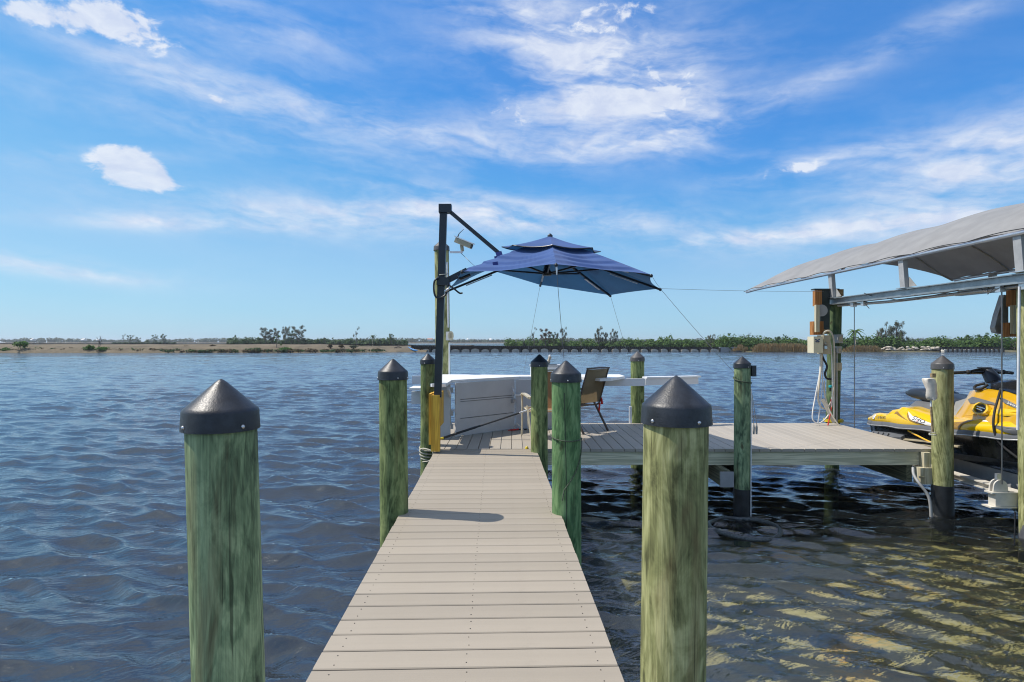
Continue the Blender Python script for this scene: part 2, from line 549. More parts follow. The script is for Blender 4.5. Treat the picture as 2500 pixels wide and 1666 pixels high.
M = {
    'deckx': deck_mat('composite_decking_across', (0.33, 0.285, 0.225), 'x'),
    'decky': deck_mat('composite_decking_along', (0.375, 0.336, 0.28), 'y'),
    'joistx': lumber_mat('weathered_joist', (0.44, 0.42, 0.28), (0.74, 0.69, 0.49), 'x'),
    'joisty': lumber_mat('dark_green_lumber', (0.05, 0.06, 0.03), (0.17, 0.165, 0.10), 'y', 4.0),  # dark green lumber for stringers, joists and under-dock beams
    'pale': lumber_mat('fresh_lumber', (0.34, 0.29, 0.18), (0.60, 0.55, 0.40), 'z', 7.0),
    'amber': lumber_mat('yellow_stained_lumber', (0.50, 0.26, 0.025), (0.74, 0.45, 0.055), 'z', 9.0),
    'rust': lumber_mat('orange_stained_plywood', (0.22, 0.085, 0.02), (0.42, 0.18, 0.05), 'z', 2.0),
    'tanply': lumber_mat('tan_plywood', (0.20, 0.14, 0.07), (0.36, 0.27, 0.15), 'x', 5.0),
    'cap': plain('black_plastic_cap', (0.017, 0.020, 0.026), 0.42, 0, 0.55, 22, 0.25),
    'capold': plain('faded_black_cap', (0.075, 0.072, 0.072), 0.5, 0, 0.3, 12, 0.1),
    'steel': plain('stainless_screw', (0.6, 0.6, 0.6), 0.3, 1.0),
    'screw': plain('dark_deck_screw', (0.035, 0.033, 0.03), 0.5, 0.3),
    'wrap': plain('black_piling_wrap', (0.012, 0.014, 0.017), 0.45, 0, 0.6, 9, 0.2),
    'wrapgrey': plain('grey_piling_wrap', (0.11, 0.115, 0.13), 0.6, 0, 0.4, 7, 0.2),
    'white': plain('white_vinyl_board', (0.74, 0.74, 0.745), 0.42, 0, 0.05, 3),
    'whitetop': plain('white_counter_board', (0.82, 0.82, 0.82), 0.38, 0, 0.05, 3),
    'panel': plain('shaded_white_panel', (0.56, 0.56, 0.565), 0.5, 0, 0.06, 3),  # darker copy of the white; shade on the counter front is in its colour
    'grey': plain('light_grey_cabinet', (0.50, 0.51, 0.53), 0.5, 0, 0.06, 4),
    'black': plain('black_powder_coat', (0.016, 0.02, 0.026), 0.34, 0.0, 0.2, 10),
    'rubber': plain('black_rubber', (0.015, 0.015, 0.016), 0.7),
    'galv': plain('galvanised_beam', (0.30, 0.34, 0.36), 0.42, 0.55, 0.22, 7, 0.08),
    'alu': plain('brushed_aluminium', (0.62, 0.63, 0.64), 0.34, 0.8, 0.1, 12),
    'alumatte': plain('painted_aluminium', (0.42, 0.42, 0.42), 0.45, 0.2, 0.12, 8),
    'cream': plain('cream_painted_steel', (0.62, 0.58, 0.50), 0.5, 0, 0.12, 6),
    'bunk': plain('grey_bunk_board', (0.28, 0.285, 0.29), 0.7, 0, 0.12, 6),
    'cable': plain('steel_cable', (0.16, 0.16, 0.16), 0.4, 0.6),
    'cord': plain('thin_grey_cord', (0.20, 0.21, 0.23), 0.7),
    'ropeolive': plain('olive_cord', (0.09, 0.11, 0.07), 0.8, 0, 0.5, 120),
    'ropepale': plain('pale_rope', (0.46, 0.44, 0.36), 0.85, 0, 0.4, 90),
    'hose': plain('cream_hose', (0.62, 0.56, 0.45), 0.5, 0, 0.08, 8),
    'hosewhite': plain('white_cord', (0.72, 0.70, 0.66), 0.5),
    'pvc': plain('grey_pvc_conduit', (0.36, 0.36, 0.35), 0.5),
    'pvcwhite': plain('white_pvc_pipe', (0.72, 0.74, 0.76), 0.4),
    'beige': plain('beige_enclosure', (0.66, 0.60, 0.42), 0.42, 0, 0.06, 5),
    'tanbox': plain('tan_junction_box', (0.42, 0.36, 0.24), 0.45),
    'darkgreen': plain('dark_green_plate', (0.018, 0.03, 0.028), 0.5),
    'red': plain('red_strap', (0.62, 0.02, 0.015), 0.6),
    'teal': plain('teal_plastic', (0.02, 0.42, 0.48), 0.4),
    'yellow': plain('yellow_plastic', (0.70, 0.52, 0.02), 0.4),
    'bluep': plain('blue_plastic', (0.02, 0.22, 0.55), 0.35),
    'print': plain('dark_blue_print', (0.03, 0.05, 0.15), 0.6),
    'bronze': plain('bronze_chair_frame', (0.10, 0.085, 0.075), 0.4, 0.4),
    'sand_arm': plain('sand_chair_frame', (0.56, 0.50, 0.36), 0.42),
    'bag': plain('white_cloth_bag', (0.70, 0.64, 0.56), 0.85, 0, 0.15, 20, 0.4),
    'skiyellow': plain('yellow_gelcoat', (0.80, 0.50, 0.006), 0.22, 0, 0.02, 3, 0, 0.8),
    'skiamber': plain('amber_gelcoat', (0.62, 0.345, 0.008), 0.2, 0, 0.02, 3, 0, 0.9),
    'skiblack': plain('black_gelcoat', (0.008, 0.009, 0.011), 0.22, 0, 0.3, 5, 0, 0.5),
    'skigrey': plain('grey_ski_trim', (0.13, 0.135, 0.145), 0.42, 0, 0.1, 6),
    'skisilver': plain('silver_ski_panel', (0.45, 0.45, 0.45), 0.35, 0.4, 0.05, 5),
    'skiseat': plain('navy_black_vinyl', (0.020, 0.030, 0.048), 0.42, 0, 0.15, 10, 0.15),
    'skitan': plain('bronze_ski_graphic', (0.26, 0.15, 0.03), 0.3),
    'decalwhite': plain('white_decal', (0.78, 0.78, 0.76), 0.3),
    'decalblack': plain('black_decal', (0.012, 0.012, 0.012), 0.35),
    'chrome': plain('chrome_vent', (0.8, 0.8, 0.8), 0.15, 1.0),
    'concrete': plain('pale_concrete', (0.50, 0.47, 0.41), 0.9, 0, 0.25, 1.5),
    'tar': plain('tarred_timber', (0.012, 0.012, 0.012), 0.8),
    'bark': plain('grey_bark', (0.12, 0.10, 0.085), 0.9, 0, 0.3, 3),
    'roof': plain('terracotta_roof', (0.40, 0.20, 0.13), 0.8),
    'wallw': plain('white_stucco', (0.75, 0.74, 0.70), 0.8),
    'rock': plain('pale_limestone', (0.48, 0.42, 0.34), 0.9, 0, 0.3, 2),
    'glassd': plain('dark_lens', (0.01, 0.01, 0.012), 0.1),
    'float': plain('grey_float_sleeve', (0.09, 0.10, 0.10), 0.3, 0.35, 0.6, 70, 0.6),
}


def cloth(name, top, under, trans, rough=0.8, weave=420):
    m, t, b = new_mat(name)
    co = coords(t)
    nz = t.noise(co, 3.0, 4, 0.6)
    wv = t.noise(co, weave, 2, 0.5)
    geo = t.n('ShaderNodeNewGeometry')
    col = t.mix(geo.outputs['Backfacing'], top, under)
    col = t.mix(1.0, col, t.smooth(nz, 0.3, 0.7, 0.88, 1.08), 'MULTIPLY')
    t.link(col, b.inputs['Base Color'])
    b.inputs['Roughness'].default_value = rough
    b.inputs['Specular IOR Level'].default_value = 0.2
    b.inputs['Sheen Weight'].default_value = 0.15
    bump(t, b, wv, 0.1, 0.001)
    tr = t.n('ShaderNodeBsdfTranslucent')
    t.link(col, tr.inputs['Color'])
    mx = t.n('ShaderNodeMixShader')
    mx.inputs[0].default_value = trans
    t.link(b.outputs[0], mx.inputs[1])
    t.link(tr.outputs[0], mx.inputs[2])
    t.link(mx.outputs[0], m.node_tree.nodes['Material Output'].inputs['Surface'])
    return m


M['navy'] = cloth('navy_canopy_fabric', (0.044, 0.10, 0.28), (0.030, 0.13, 0.29), 0.15)  # underside blue painted for the sky glow seen from below
M['navydark'] = cloth('dark_navy_strip', (0.012, 0.03, 0.16), (0.012, 0.03, 0.14), 0.1)
M['vinyl'] = cloth('grey_canopy_vinyl', (0.265, 0.26, 0.252), (0.34, 0.34, 0.35), 0.08, 0.7)
M['sling'] = cloth('tan_sling_mesh', (0.20, 0.15, 0.085), (0.20, 0.15, 0.085), 0.45, 0.8, 300)
M['slingorange'] = cloth('rust_sling_mesh', (0.36, 0.19, 0.09), (0.36, 0.19, 0.09), 0.3, 0.8, 300)


def leaf_mat(name, a, b_, c_, trans=0.3):
    m, t, b = new_mat(name)
    co = coords(t)
    n1 = t.noise(co, 0.45, 4, 0.65)
    n2 = t.noise(co, 2.2, 3, 0.6)
    v = t.m('ADD', t.m('MULTIPLY', n1, 0.6), t.m('MULTIPLY', n2, 0.45))
    c = t.ramp(v, [(0.32, a), (0.52, b_), (0.72, c_)])
    t.link(c, b.inputs['Base Color'])
    b.inputs['Roughness'].default_value = 0.7
    b.inputs['Specular IOR Level'].default_value = 0.2
    tr = t.n('ShaderNodeBsdfTranslucent')
    t.link(c, tr.inputs['Color'])
    mx = t.n('ShaderNodeMixShader')
    mx.inputs[0].default_value = trans
    t.link(b.outputs[0], mx.inputs[1])
    t.link(tr.outputs[0], mx.inputs[2])
    t.link(mx.outputs[0], m.node_tree.nodes['Material Output'].inputs['Surface'])
    return m


LEAF = {
    'mangrove': leaf_mat('mangrove_leaves', (0.035, 0.072, 0.020), (0.07, 0.135, 0.032), (0.135, 0.195, 0.05)),
    'dark': leaf_mat('dark_scrub_leaves', (0.035, 0.065, 0.028), (0.065, 0.115, 0.042), (0.12, 0.155, 0.06)),
    'pine': leaf_mat('casuarina_needles', (0.06, 0.08, 0.05), (0.11, 0.12, 0.075), (0.18, 0.155, 0.105)),
    'rusty': leaf_mat('browned_needles', (0.075, 0.060, 0.040), (0.13, 0.085, 0.055), (0.17, 0.11, 0.07)),
    'reed': leaf_mat('dry_reeds', (0.20, 0.13, 0.055), (0.36, 0.24, 0.11), (0.48, 0.36, 0.18)),
    'bright': leaf_mat('bright_shrub_leaves', (0.030, 0.085, 0.015), (0.06, 0.15, 0.025), (0.13, 0.22, 0.04)),
    'brown': leaf_mat('dead_scrub', (0.045, 0.035, 0.022), (0.085, 0.065, 0.035), (0.13, 0.10, 0.05)),
    'distant': leaf_mat('distant_woods', (0.05, 0.075, 0.045), (0.075, 0.105, 0.055), (0.11, 0.135, 0.07)),
}

# ------------------------------------------------------------------ water
SHELTER = True


def wave_field(X, Y, H):
    """sum of short wind waves; H is the local grid spacing that limits the wavelength"""
    g = np.random.default_rng(11)
    N = 130
    lam = np.exp(g.uniform(np.log(0.10), np.log(1.8), N))
    th = R(-106) + g.normal(0, R(21), N)
    ph = g.uniform(0, 2 * np.pi, N)
    amp = lam * 0.0118 * np.clip(0.42 / lam, 0.22, 1.0) ** 1.05 * np.clip(lam / .16, .6, 1)
    Z = np.zeros_like(X)
    DX = np.zeros_like(X)
    DY = np.zeros_like(X)
    sh = 1 / (1 + np.exp(-(X - 0.2) / 0.35)) * 1 / (1 + np.exp((Y - 11) / 1.2)) * 1 / (1 + np.exp((X - 14) / 1.5))
    gust = 0.82 + 0.25 * np.sin(X * 0.21 + 1.3 * np.sin(Y * 0.11)) * np.sin(Y * 0.16 + 0.8)
    for i in range(N):
        k = 2 * np.pi / lam[i]
        f = np.clip((lam[i] / H - 2.6) / 3.0, 0, 1)
        long_ = np.clip((lam[i] - 0.25) / 0.6, 0, 1)
        a = amp[i] * f * gust * (1 - sh * (0.12 + 0.62 * long_))
        p = k * (X * np.cos(th[i]) + Y * np.sin(th[i])) + ph[i]
        s, c = np.sin(p), np.cos(p)
        Z += a * c
        DX -= a * s * np.cos(th[i]) * 0.68
        DY -= a * s * np.sin(th[i]) * 0.68
    return Z, DX, DY


def water_mesh():
    ap = np.array([0.0, -8.0])
    nc, nr = 940, 1040
    angs = np.radians(np.linspace(-52, 52, nc))
    r = 6.2 * np.exp(np.linspace(0, np.log(127 / 6.2), nr))
    Rr, A = np.meshgrid(r, angs, indexing='ij')
    X = ap[0] + Rr * np.sin(A)
    Y = ap[1] + Rr * np.cos(A)
    H = Rr * max(angs[1] - angs[0], r[1] / r[0] - 1)
    Z, DX, DY = wave_field(X, Y, H)
    fade = np.clip((126 - Rr) / 10, 0, 1) * np.clip((Rr - 6.2) / 0.5, 0, 1) * np.clip((R(52) - np.abs(A)) / R(1.5), 0, 1)
    Z *= fade
    DX *= fade
    DY *= fade
    V = np.stack([X + DX, Y + DY, Z + WATER], -1).reshape(-1, 3)
    idx = np.arange(nr * nc).reshape(nr, nc)
    Q = np.stack([idx[:-1, :-1], idx[:-1, 1:], idx[1:, 1:], idx[1:, :-1]], -1).reshape(-1, 4)
    # outer sheet: from the fan's far edge to the horizon, and the flanks and the back
    ex_v, ex_f = [], []
    base = len(V)
    far = [140, 250, 600, 1500, 3800]
    cols = list(range(0, nc, 13)) + ([nc - 1] if (nc - 1) % 13 else [])
    prev = [int(idx[-1, c]) for c in range(nc)]
    ring = []
    for c in cols:
        ex_v.append((ap[0] + 140 * math.sin(angs[c]), ap[1] + 140 * math.cos(angs[c]), WATER))
        ring.append(base + len(ex_v) - 1)
    for i in range(len(cols) - 1):
        strip = [prev[c] for c in range(cols[i], cols[i + 1] + 1)]
        ex_f.append(tuple(strip + [ring[i + 1], ring[i]])[::-1])
    last = ring
    for d in far[1:]:
        cur = []
        for c in cols:
            ex_v.append((ap[0] + d * math.sin(angs[c]), ap[1] + d * math.cos(angs[c]), WATER))
            cur.append(base + len(ex_v) - 1)
        for i in range(len(cols) - 1):
            ex_f.append((last[i], cur[i], cur[i + 1], last[i + 1])[::1])
        last = cur

    me = bpy.data.meshes.new('water')
    allv = np.vstack([V, np.array(ex_v)])
    # flanks as one simple sheet on both sides and behind, butted on the fan's straight edges
    fl_v, fl_f = [], []
    b2 = len(allv)
    for sgn, col in ((-1, 0), (1, nc - 1)):
        edge = [int(idx[k, col]) for k in range(nr)]
        ci = 0 if sgn < 0 else len(cols) - 1
        off = 0
        for d in far:
            edge.append(base + off + ci)
            off += len(cols)
        o1 = b2 + len(fl_v)
        fl_v.append((sgn * 3800.0, 2000.0, WATER))
        o2 = b2 + len(fl_v)
        fl_v.append((sgn * 3800.0, -30.0, WATER))
        o3 = b2 + len(fl_v)
        fl_v.append((sgn * 4.0, -30.0, WATER))
        # triangle fan from the side corner over the edge
        tri = [(edge[k], edge[k + 1], o1) for k in range(nr - 1, len(edge) - 1)]
        tri += [(edge[k], edge[k + 1], o2) for k in range(nr // 2, nr - 1)] + [(edge[nr - 1], o1, o2)]
        tri += [(edge[k], edge[k + 1], o3) for k in range(0, nr // 2)] + [(edge[nr // 2], o2, o3)]
        fl_f += tri if sgn < 0 else [t[::-1] for t in tri]
    back = [int(idx[0, c]) for c in range(nc)]
    lo, ro = b2 + 2, b2 + 5
    fl_f += [(lo, back[c], back[c + 1]) for c in range(0, nc // 2)] + [(ro, back[c], back[c + 1]) for c in range(nc // 2, nc - 1)] + [(lo, back[nc // 2], ro)]
    allv = np.vstack([allv, np.array(fl_v)])
    polys = []
    for f in ex_f + fl_f:
        q = allv[list(f)]
        area = float(np.sum(q[:, 0] * np.roll(q[:, 1], -1) - np.roll(q[:, 0], -1) * q[:, 1]))
        polys.append(tuple(int(a) for a in (f if area > 0 else f[::-1])))      # all faces look up
    nq = len(Q)
    loops = np.concatenate([Q.reshape(-1), np.array([i for f in polys for i in f])]).astype(np.int32)
    counts = np.concatenate([np.full(nq, 4), np.array([len(f) for f in polys])])
    starts = np.concatenate([[0], np.cumsum(counts)[:-1]]).astype(np.int32)
    me.vertices.add(len(allv))
    me.vertices.foreach_set('co', allv.astype(np.float32).reshape(-1))
    me.loops.add(len(loops))
    me.loops.foreach_set('vertex_index', loops)
    me.polygons.add(len(counts))
    me.polygons.foreach_set('loop_start', starts)
    me.polygons.foreach_set('loop_total', counts.astype(np.int32))
    me.polygons.foreach_set('use_smooth', np.ones(len(counts), bool))
    me.update(calc_edges=True)
    me.validate()
    return me


def water_mat():
    m, t, b = new_mat('river_water')
    m.node_tree.nodes.remove(b)
    co = coords(t)
    geo = t.n('ShaderNodeNewGeometry')
    dist = t.vm('LENGTH', geo.outputs['Position'], out=1)
    a = t.noise(t.scale(co, (1.0, 1.9, 1)), 5.5, 5, 0.62, 0.5)
    f = t.noise(t.scale(co, (1.0, 1.5, 1)), 17.0, 3, 0.6, 0.6)
    big = t.noise(t.scale(co, (0.55, 1.35, 1)), 1.1, 4, 0.6, 0.5)
    rv = t.n('ShaderNodeVectorRotate', rotation_type='Z_AXIS')
    t.link(co, rv.inputs['Vector'])
    rv.inputs['Angle'].default_value = R(-16)
    r1 = t.noise(t.scale(rv.outputs[0], (2.3, 5.6, 1)), 1.0, 3, 0.55, 0.9)
    r2 = t.noise(t.scale(rv.outputs[0], (5.5, 12.0, 1)), 1.0, 2, 0.5, 0.8)
    ridge = t.m('SUBTRACT', 1.0, t.m('ABSOLUTE', t.m('MULTIPLY_ADD', r1, 4.0, -2.0)))
    ridge2 = t.m('SUBTRACT', 1.0, t.m('ABSOLUTE', t.m('MULTIPLY_ADD', r2, 4.0, -2.0)))
    ridge = t.m('ADD', ridge, t.m('MULTIPLY', ridge2, 0.38))
    near = t.m('ADD', t.m('MULTIPLY', a, 0.006), t.m('MULTIPLY', f, 0.0022))
    near = t.m('ADD', near, t.m('MULTIPLY', ridge, 0.0055))
    farh = t.m('MULTIPLY', t.m('MULTIPLY', big, 0.20), t.smooth(dist, 22, 70))
    h = t.m('ADD', near, farh)
    bp = t.n('ShaderNodeBump')
    bp.inputs['Strength'].default_value = 0.85
    bp.inputs['Distance'].default_value = 1.0
    t.put(bp.inputs['Height'], h)
    fr = t.n('ShaderNodeFresnel')
    fr.inputs['IOR'].default_value = 1.85
    t.link(bp.outputs[0], fr.inputs['Normal'])
    gl = t.n('ShaderNodeBsdfGlossy')
    gl.inputs['Roughness'].default_value = 0.012
    gl.inputs['Color'].default_value = (0.92, 0.93, 0.95, 1)
    t.link(bp.outputs[0], gl.inputs['Normal'])
    tr = t.n('ShaderNodeBsdfTransparent')
    tr.inputs['Color'].default_value = (0.96, 0.97, 0.95, 1)
    df = t.n('ShaderNodeBsdfDiffuse')
    df.inputs['Color'].default_value = (0.062, 0.082, 0.098, 1)
    body = t.n('ShaderNodeMixShader')
    xyz = t.n('ShaderNodeSeparateXYZ')
    t.link(geo.outputs['Position'], xyz.inputs[0])
    clear = t.m('MULTIPLY', t.smooth(xyz.outputs[0], 0.3, 2.2), t.smooth(xyz.outputs[1], 6.0, 9.5, 1.0, 0.0))
    t.put(body.inputs[0], t.m('MULTIPLY', t.smooth(dist, 4, 40, 0.30, 0.85), t.m('MULTIPLY_ADD', clear, -0.88, 1.0)))      # silt clouds the deep water, the shallows are clear
    t.link(tr.outputs[0], body.inputs[1])
    t.link(df.outputs[0], body.inputs[2])
    mx = t.n('ShaderNodeMixShader')
    t.link(fr.outputs[0], mx.inputs[0])
    t.link(body.outputs[0], mx.inputs[1])
    t.link(gl.outputs[0], mx.inputs[2])
    out = m.node_tree.nodes['Material Output']
    t.link(mx.outputs[0], out.inputs['Surface'])
    va = t.n('ShaderNodeVolumeAbsorption')
    va.inputs['Color'].default_value = (0.52, 0.50, 0.16, 1)
    va.inputs['Density'].default_value = 0.30
    t.link(va.outputs[0], out.inputs['Volume'])
    return m


wo = link('water', water_mesh())
wo.data.materials.append(water_mat())
tag(wo, kind='structure')


def bed():
    m, t, b = new_mat('river_bed_sand')
    co = coords(t)
    n1 = t.noise(co, 0.9, 5, 0.65, 0.6)
    n2 = t.noise(t.scale(co, (1, 1.9, 1)), 7.0, 6, 0.7, 1.2)
    n3 = t.noise(co, 0.45, 3, 0.5, 0.3)
    c = t.ramp(n2, [(0.3, (0.30, 0.28, 0.12)), (0.5, (0.40, 0.37, 0.18)), (0.7, (0.50, 0.46, 0.26))])
    wd = t.smooth(t.m('ADD', t.m('MULTIPLY', n1, 0.45), t.m('MULTIPLY', n2, 0.65)), 0.565, 0.72)
    c = t.mix(t.m('MULTIPLY', wd, 0.6), c, (0.15, 0.17, 0.04))
    oc = t.smooth(n3, 0.56, 0.68)
    c = t.mix(t.m('MULTIPLY', oc, t.smooth(n2, 0.45, 0.55)), c, (0.66, 0.40, 0.05))
    pz = t.n('ShaderNodeSeparateXYZ')
    t.link(co, pz.inputs[0])
    c = t.mix(t.smooth(pz.outputs[2], WATER - 1.5, WATER - 0.55, 0.92, 0.0), c, (0.045, 0.042, 0.030))          # dark mud off the shelf, also painted for light lost in deep water
    t.link(c, b.inputs['Base Color'])
    b.inputs['Roughness'].default_value = 0.95
    g = MB()
    xs = [-3900, -60, -25] + [-12 + 0.6 * i for i in range(51)] + [30, 60, 3900]
    ys = [-31, -15] + [-6 + 0.6 * i for i in range(45)] + [30, 60, 130, 3900]
    g.v = []
    for y in ys:
        for x in xs:
            dpt = 0.24 + 0.02 * max(0, y - 1.5) + 0.45 * max(0, y - 7.6) + 0.50 * max(0, 1.5 - x) + 0.05 * math.sin(x * 1.3) * math.cos(y * 1.1)
            g.v.append((x, y, WATER - min(3.6, max(0.22, dpt))))
    n = len(xs)
    for j in range(len(ys) - 1):
        for i in range(n - 1):
            g.f.append((j * n + i, j * n + i + 1, (j + 1) * n + i + 1, (j + 1) * n + i))
    tag(g.build('river_bed', m, None, 180), kind='structure')


bed()

# ------------------------------------------------------------------ far land
def grid_noise(x, y):
    return (math.sin(x * 0.37 + 1.1) * math.cos(y * 0.41) + math.sin(x * 0.93 + y * 0.7) * 0.5 + math.sin(x * 2.3 - y * 1.7) * 0.25) / 1.75


def sand_mat():
    m, t, b = new_mat('spit_sand')
    co = coords(t)
    n1 = t.noise(co, 0.35, 6, 0.7)
    n2 = t.noise(co, 3.0, 4, 0.7)
    c = t.ramp(t.m('ADD', t.m('MULTIPLY', n1, 0.55), t.m('MULTIPLY', n2, 0.45)), [(0.33, (0.06, 0.05, 0.028)), (0.5, (0.125, 0.098, 0.058)), (0.68, (0.20, 0.158, 0.098))])
    t.link(c, b.inputs['Base Color'])
    b.inputs['Roughness'].default_value = 0.95
    bump(t, b, n2, 0.6, 0.1)
    return m


M['sand'] = sand_mat()
M['mud'] = plain('shore_mud', (0.105, 0.095, 0.05), 0.95, 0, 0.4, 0.6)


def bank(name, front, depth, hfun, mat=None):
    """low land: front is a list of (x, y) along the waterline; rises over a few metres"""
    g = MB()
    rows = [(-1.5, -0.7), (0.0, -0.03), (0.8, 0.25), (2.5, 0.55), (5.0, 0.8), (9.0, 1.0), (14.0, 1.0), (depth, 0.9), (depth + 6, -0.7)]
    pts = spline([(x, y, 0) for x, y in front], 14)
    for off, k in rows:
        for p in pts:
            z = hfun(p.x) * k if k > 0 else k
            g.v.append((p.x, p.y + off, WATER + z + (0.12 * grid_noise(p.x * 1.3, off * 2) if k > 0.1 else 0)))
    n = len(pts)
    for j in range(len(rows) - 1):
        for i in range(n - 1):
            g.f.append((j * n + i, j * n + i + 1, (j + 1) * n + i + 1, (j + 1) * n + i))
    return tag(g.build(name, mat or M['sand'], None, 180), kind='structure')


bank('sand_spit', [(-190, 111), (-120, 111), (-70, 112), (-40, 115), (-24, 118), (-17.5, 121)], 16, lambda x: 1.55 if x < -40 else max(0.35, 1.55 - (x + 40) * 0.045))
bank('far_shore', [(40, 126), (52, 122), (66, 120.5), (80, 120.5), (100, 120.5), (140, 122), (210, 126)], 60, lambda x: 0.55, M['mud'])
bank('mangrove_shore', [(-72, 230), (-50, 228), (-26, 228), (-22, 232), (-18, 240)], 40, lambda x: 0.6)
bank('inlet_shore', [(2, 205), (12, 175), (30, 160), (55, 150), (90, 146), (160, 146)], 60, lambda x: 0.25)
bank('distant_shore', [(-1500, 960), (-700, 900), (-200, 900), (200, 880), (700, 860), (1500, 900)], 200, lambda x: 1.0)


def leaf_cloud(g, c, r, n, size, flat=0.6, upward=0.35, seed=None):
    """n leaf-clump faces spread through an ellipsoid, denser towards its skin"""
    rr = seed or rnd
    for _ in range(n):
        d = Vector((rr.gauss(0, 1), rr.gauss(0, 1), rr.gauss(0, 1) * 0.9 + 0.15)).normalized()
        k = rr.random() ** 0.45
        p = Vector((c[0] + d.x * r[0] * k, c[1] + d.y * r[1] * k, c[2] + d.z * r[2] * k))
        s = size * (0.55 + 0.9 * rr.random())
        a = Vector((rr.gauss(0, 1), rr.gauss(0, 1), rr.gauss(0, flat))).normalized()
        nrm = (d + Vector((rr.gauss(0, .5), rr.gauss(0, .5), rr.gauss(0, .5) + upward))).normalized()
        a = (a - nrm * a.dot(nrm)).normalized()
        b_ = nrm.cross(a)
        q = [p - a * s * 0.5, p + b_ * s * 0.33 - a * 0.1 * s, p + a * s * 0.55, p - b_ * s * 0.33 + a * 0.05 * s]
        g.add(q, [(0, 1, 2, 3)])


def thicket(name, blobs, mat, label, n=90, size=0.55):
    g = MB()
    for (x, y, z, rx, ry, rz) in blobs:
        leaf_cloud(g, (x, y, z), (rx, ry, rz), n, size)
    return tag(g.build(name, LEAF[mat]), label, 'vegetation', kind='stuff')


def hedge(x0, x1, d0, d1, ytop, ybot, step, depth_rows=2, jitter=6.0):
    """blobs of a thicket seen between pixels x0..x1 whose crown line runs along ytop(x)"""
    out = []
    x = x0
    while x < x1:
        d = d0 + (d1 - d0) * (x - x0) / (x1 - x0)
        for r_ in range(depth_rows):
            dd = d + r_ * 4 + rnd.uniform(-1.2, 1.2)
            yt = ytop(x) + rnd.uniform(-jitter, jitter) - (rnd.uniform(2, 6) if rnd.random() < .12 else 0) + (0 if r_ else 5)
            top = P(x, yt, dd)
            bot = P(x, ybot, dd)
            h = top.z - bot.z
            rz = h * 0.56
            wd = step * dd / FPX
            out.append((top.x + rnd.uniform(-.3, .3), dd, bot.z + h * 0.46, wd * rnd.uniform(0.75, 1.15), 1.8, rz * rnd.uniform(0.9, 1.05)))
        x += step * rnd.uniform(0.6, 1.1)
    return out


# right-hand mangroves (behind the far breakwater and the reeds)
thicket('mangrove_thicket', hedge(1760, 3300, 125.5, 126, lambda x: 822 + 4 * math.sin(x * 0.02) + 3 * math.sin(x * 0.051 + 1), 862, 11), 'mangrove', 'long green mangrove thicket along the right far shore', 190, 0.44)
thicket('mangrove_thicket', hedge(1240, 1800, 178, 150, lambda x: 829 + 3.5 * math.sin(x * 0.017 + 2) + 2 * math.sin(x * 0.06), 852, 10), 'mangrove', 'green mangrove belt behind the middle of the breakwater', 150, 0.55)
thicket('mangrove_thicket', hedge(560, 990, 234, 236, lambda x: 828 + 3 * math.sin(x * 0.03) + (6 if x > 960 else 0) - (2 if x > 850 else 0), 844, 8), 'dark', 'dark green mangrove belt behind the sandy spit', 70, 0.9)
tw = []
for i in range(520):
    x = -780 + i * 3.0 + rnd.uniform(-2, 2)
    y = 905 + rnd.uniform(0, 40)
    h = 6.4 + 1.1 * math.sin(i * 0.07) + rnd.uniform(-.8, 1.2)
    tw.append((x, y, WATER + h * 0.45, 5.5, 5, h * 0.60))
thicket('distant_treeline', tw, 'distant', 'low bluish treeline on the far bank across the river', 44, 3.2)
# reeds and scrub
def reeds(name, x0, x1, d, ytop, ybot, n, label):
    g = MB()
    for _ in range(n):
        x = rnd.uniform(x0, x1)
        dd = d + rnd.uniform(-1, 1.5)
        e = min(1, (x - x0) / 18, (x1 - x) / 18)
        b0 = P(x, ybot, dd)
        t0 = P(x + rnd.uniform(-4, 4), ytop + rnd.uniform(0, 9) + (1 - e) * 9, dd)
        s = Vector((rnd.uniform(-.06, .06) + 0.07, rnd.uniform(-.05, .05), 0))
        g.add([b0 - s, b0 + s, t0], [(0, 1, 2)])
        g.add([t0 - s * 1.5 - Vector((0, 0, .35)), t0 + s * 1.5 - Vector((0, 0, .3)), t0 + Vector((0, 0, .15))], [(0, 1, 2)])
    return tag(g.build(name, LEAF['reed']), label, 'reeds', kind='stuff')


reeds('reed_bed', 1838, 1975, 121.5, 838, 859, 900, 'tan dry reeds along the shore left of the electrical piling')
reeds('reed_bed', 2060, 2155, 121.5, 843, 859, 600, 'brown dry reeds beneath the lone palm on the far shore')
reeds('reed_bed', 1790, 1822, 122.5, 839, 856, 140, 'small tuft of tan reeds at the end of the breakwater')
sp_ = []
for i in range(150):
    x = rnd.uniform(0, 930)
    y = 860 - rnd.uniform(0, 6) * (1 if x < 380 else 0.6)
    d = 112.5 + (861 - y) * 0.35 + (max(0, x - 700) / 300) * 4
    h = (0.5 if x < 380 else 0.32) * rnd.uniform(0.5, 1.2)
    p = P(x, y, d)
    sp_.append((p.x, p.y, WATER + 0.25 + (861 - y) * .05, rnd.uniform(.6, 1.5), .6, h))
thicket('shore_scrub', sp_[:80], 'brown', 'brown dead scrub lining the edge of the sandy spit', 40, 0.38)
thicket('shore_scrub', [s for s in sp_[80:] if True], 'dark', 'dark low weeds along the waterline of the spit', 40, 0.36)


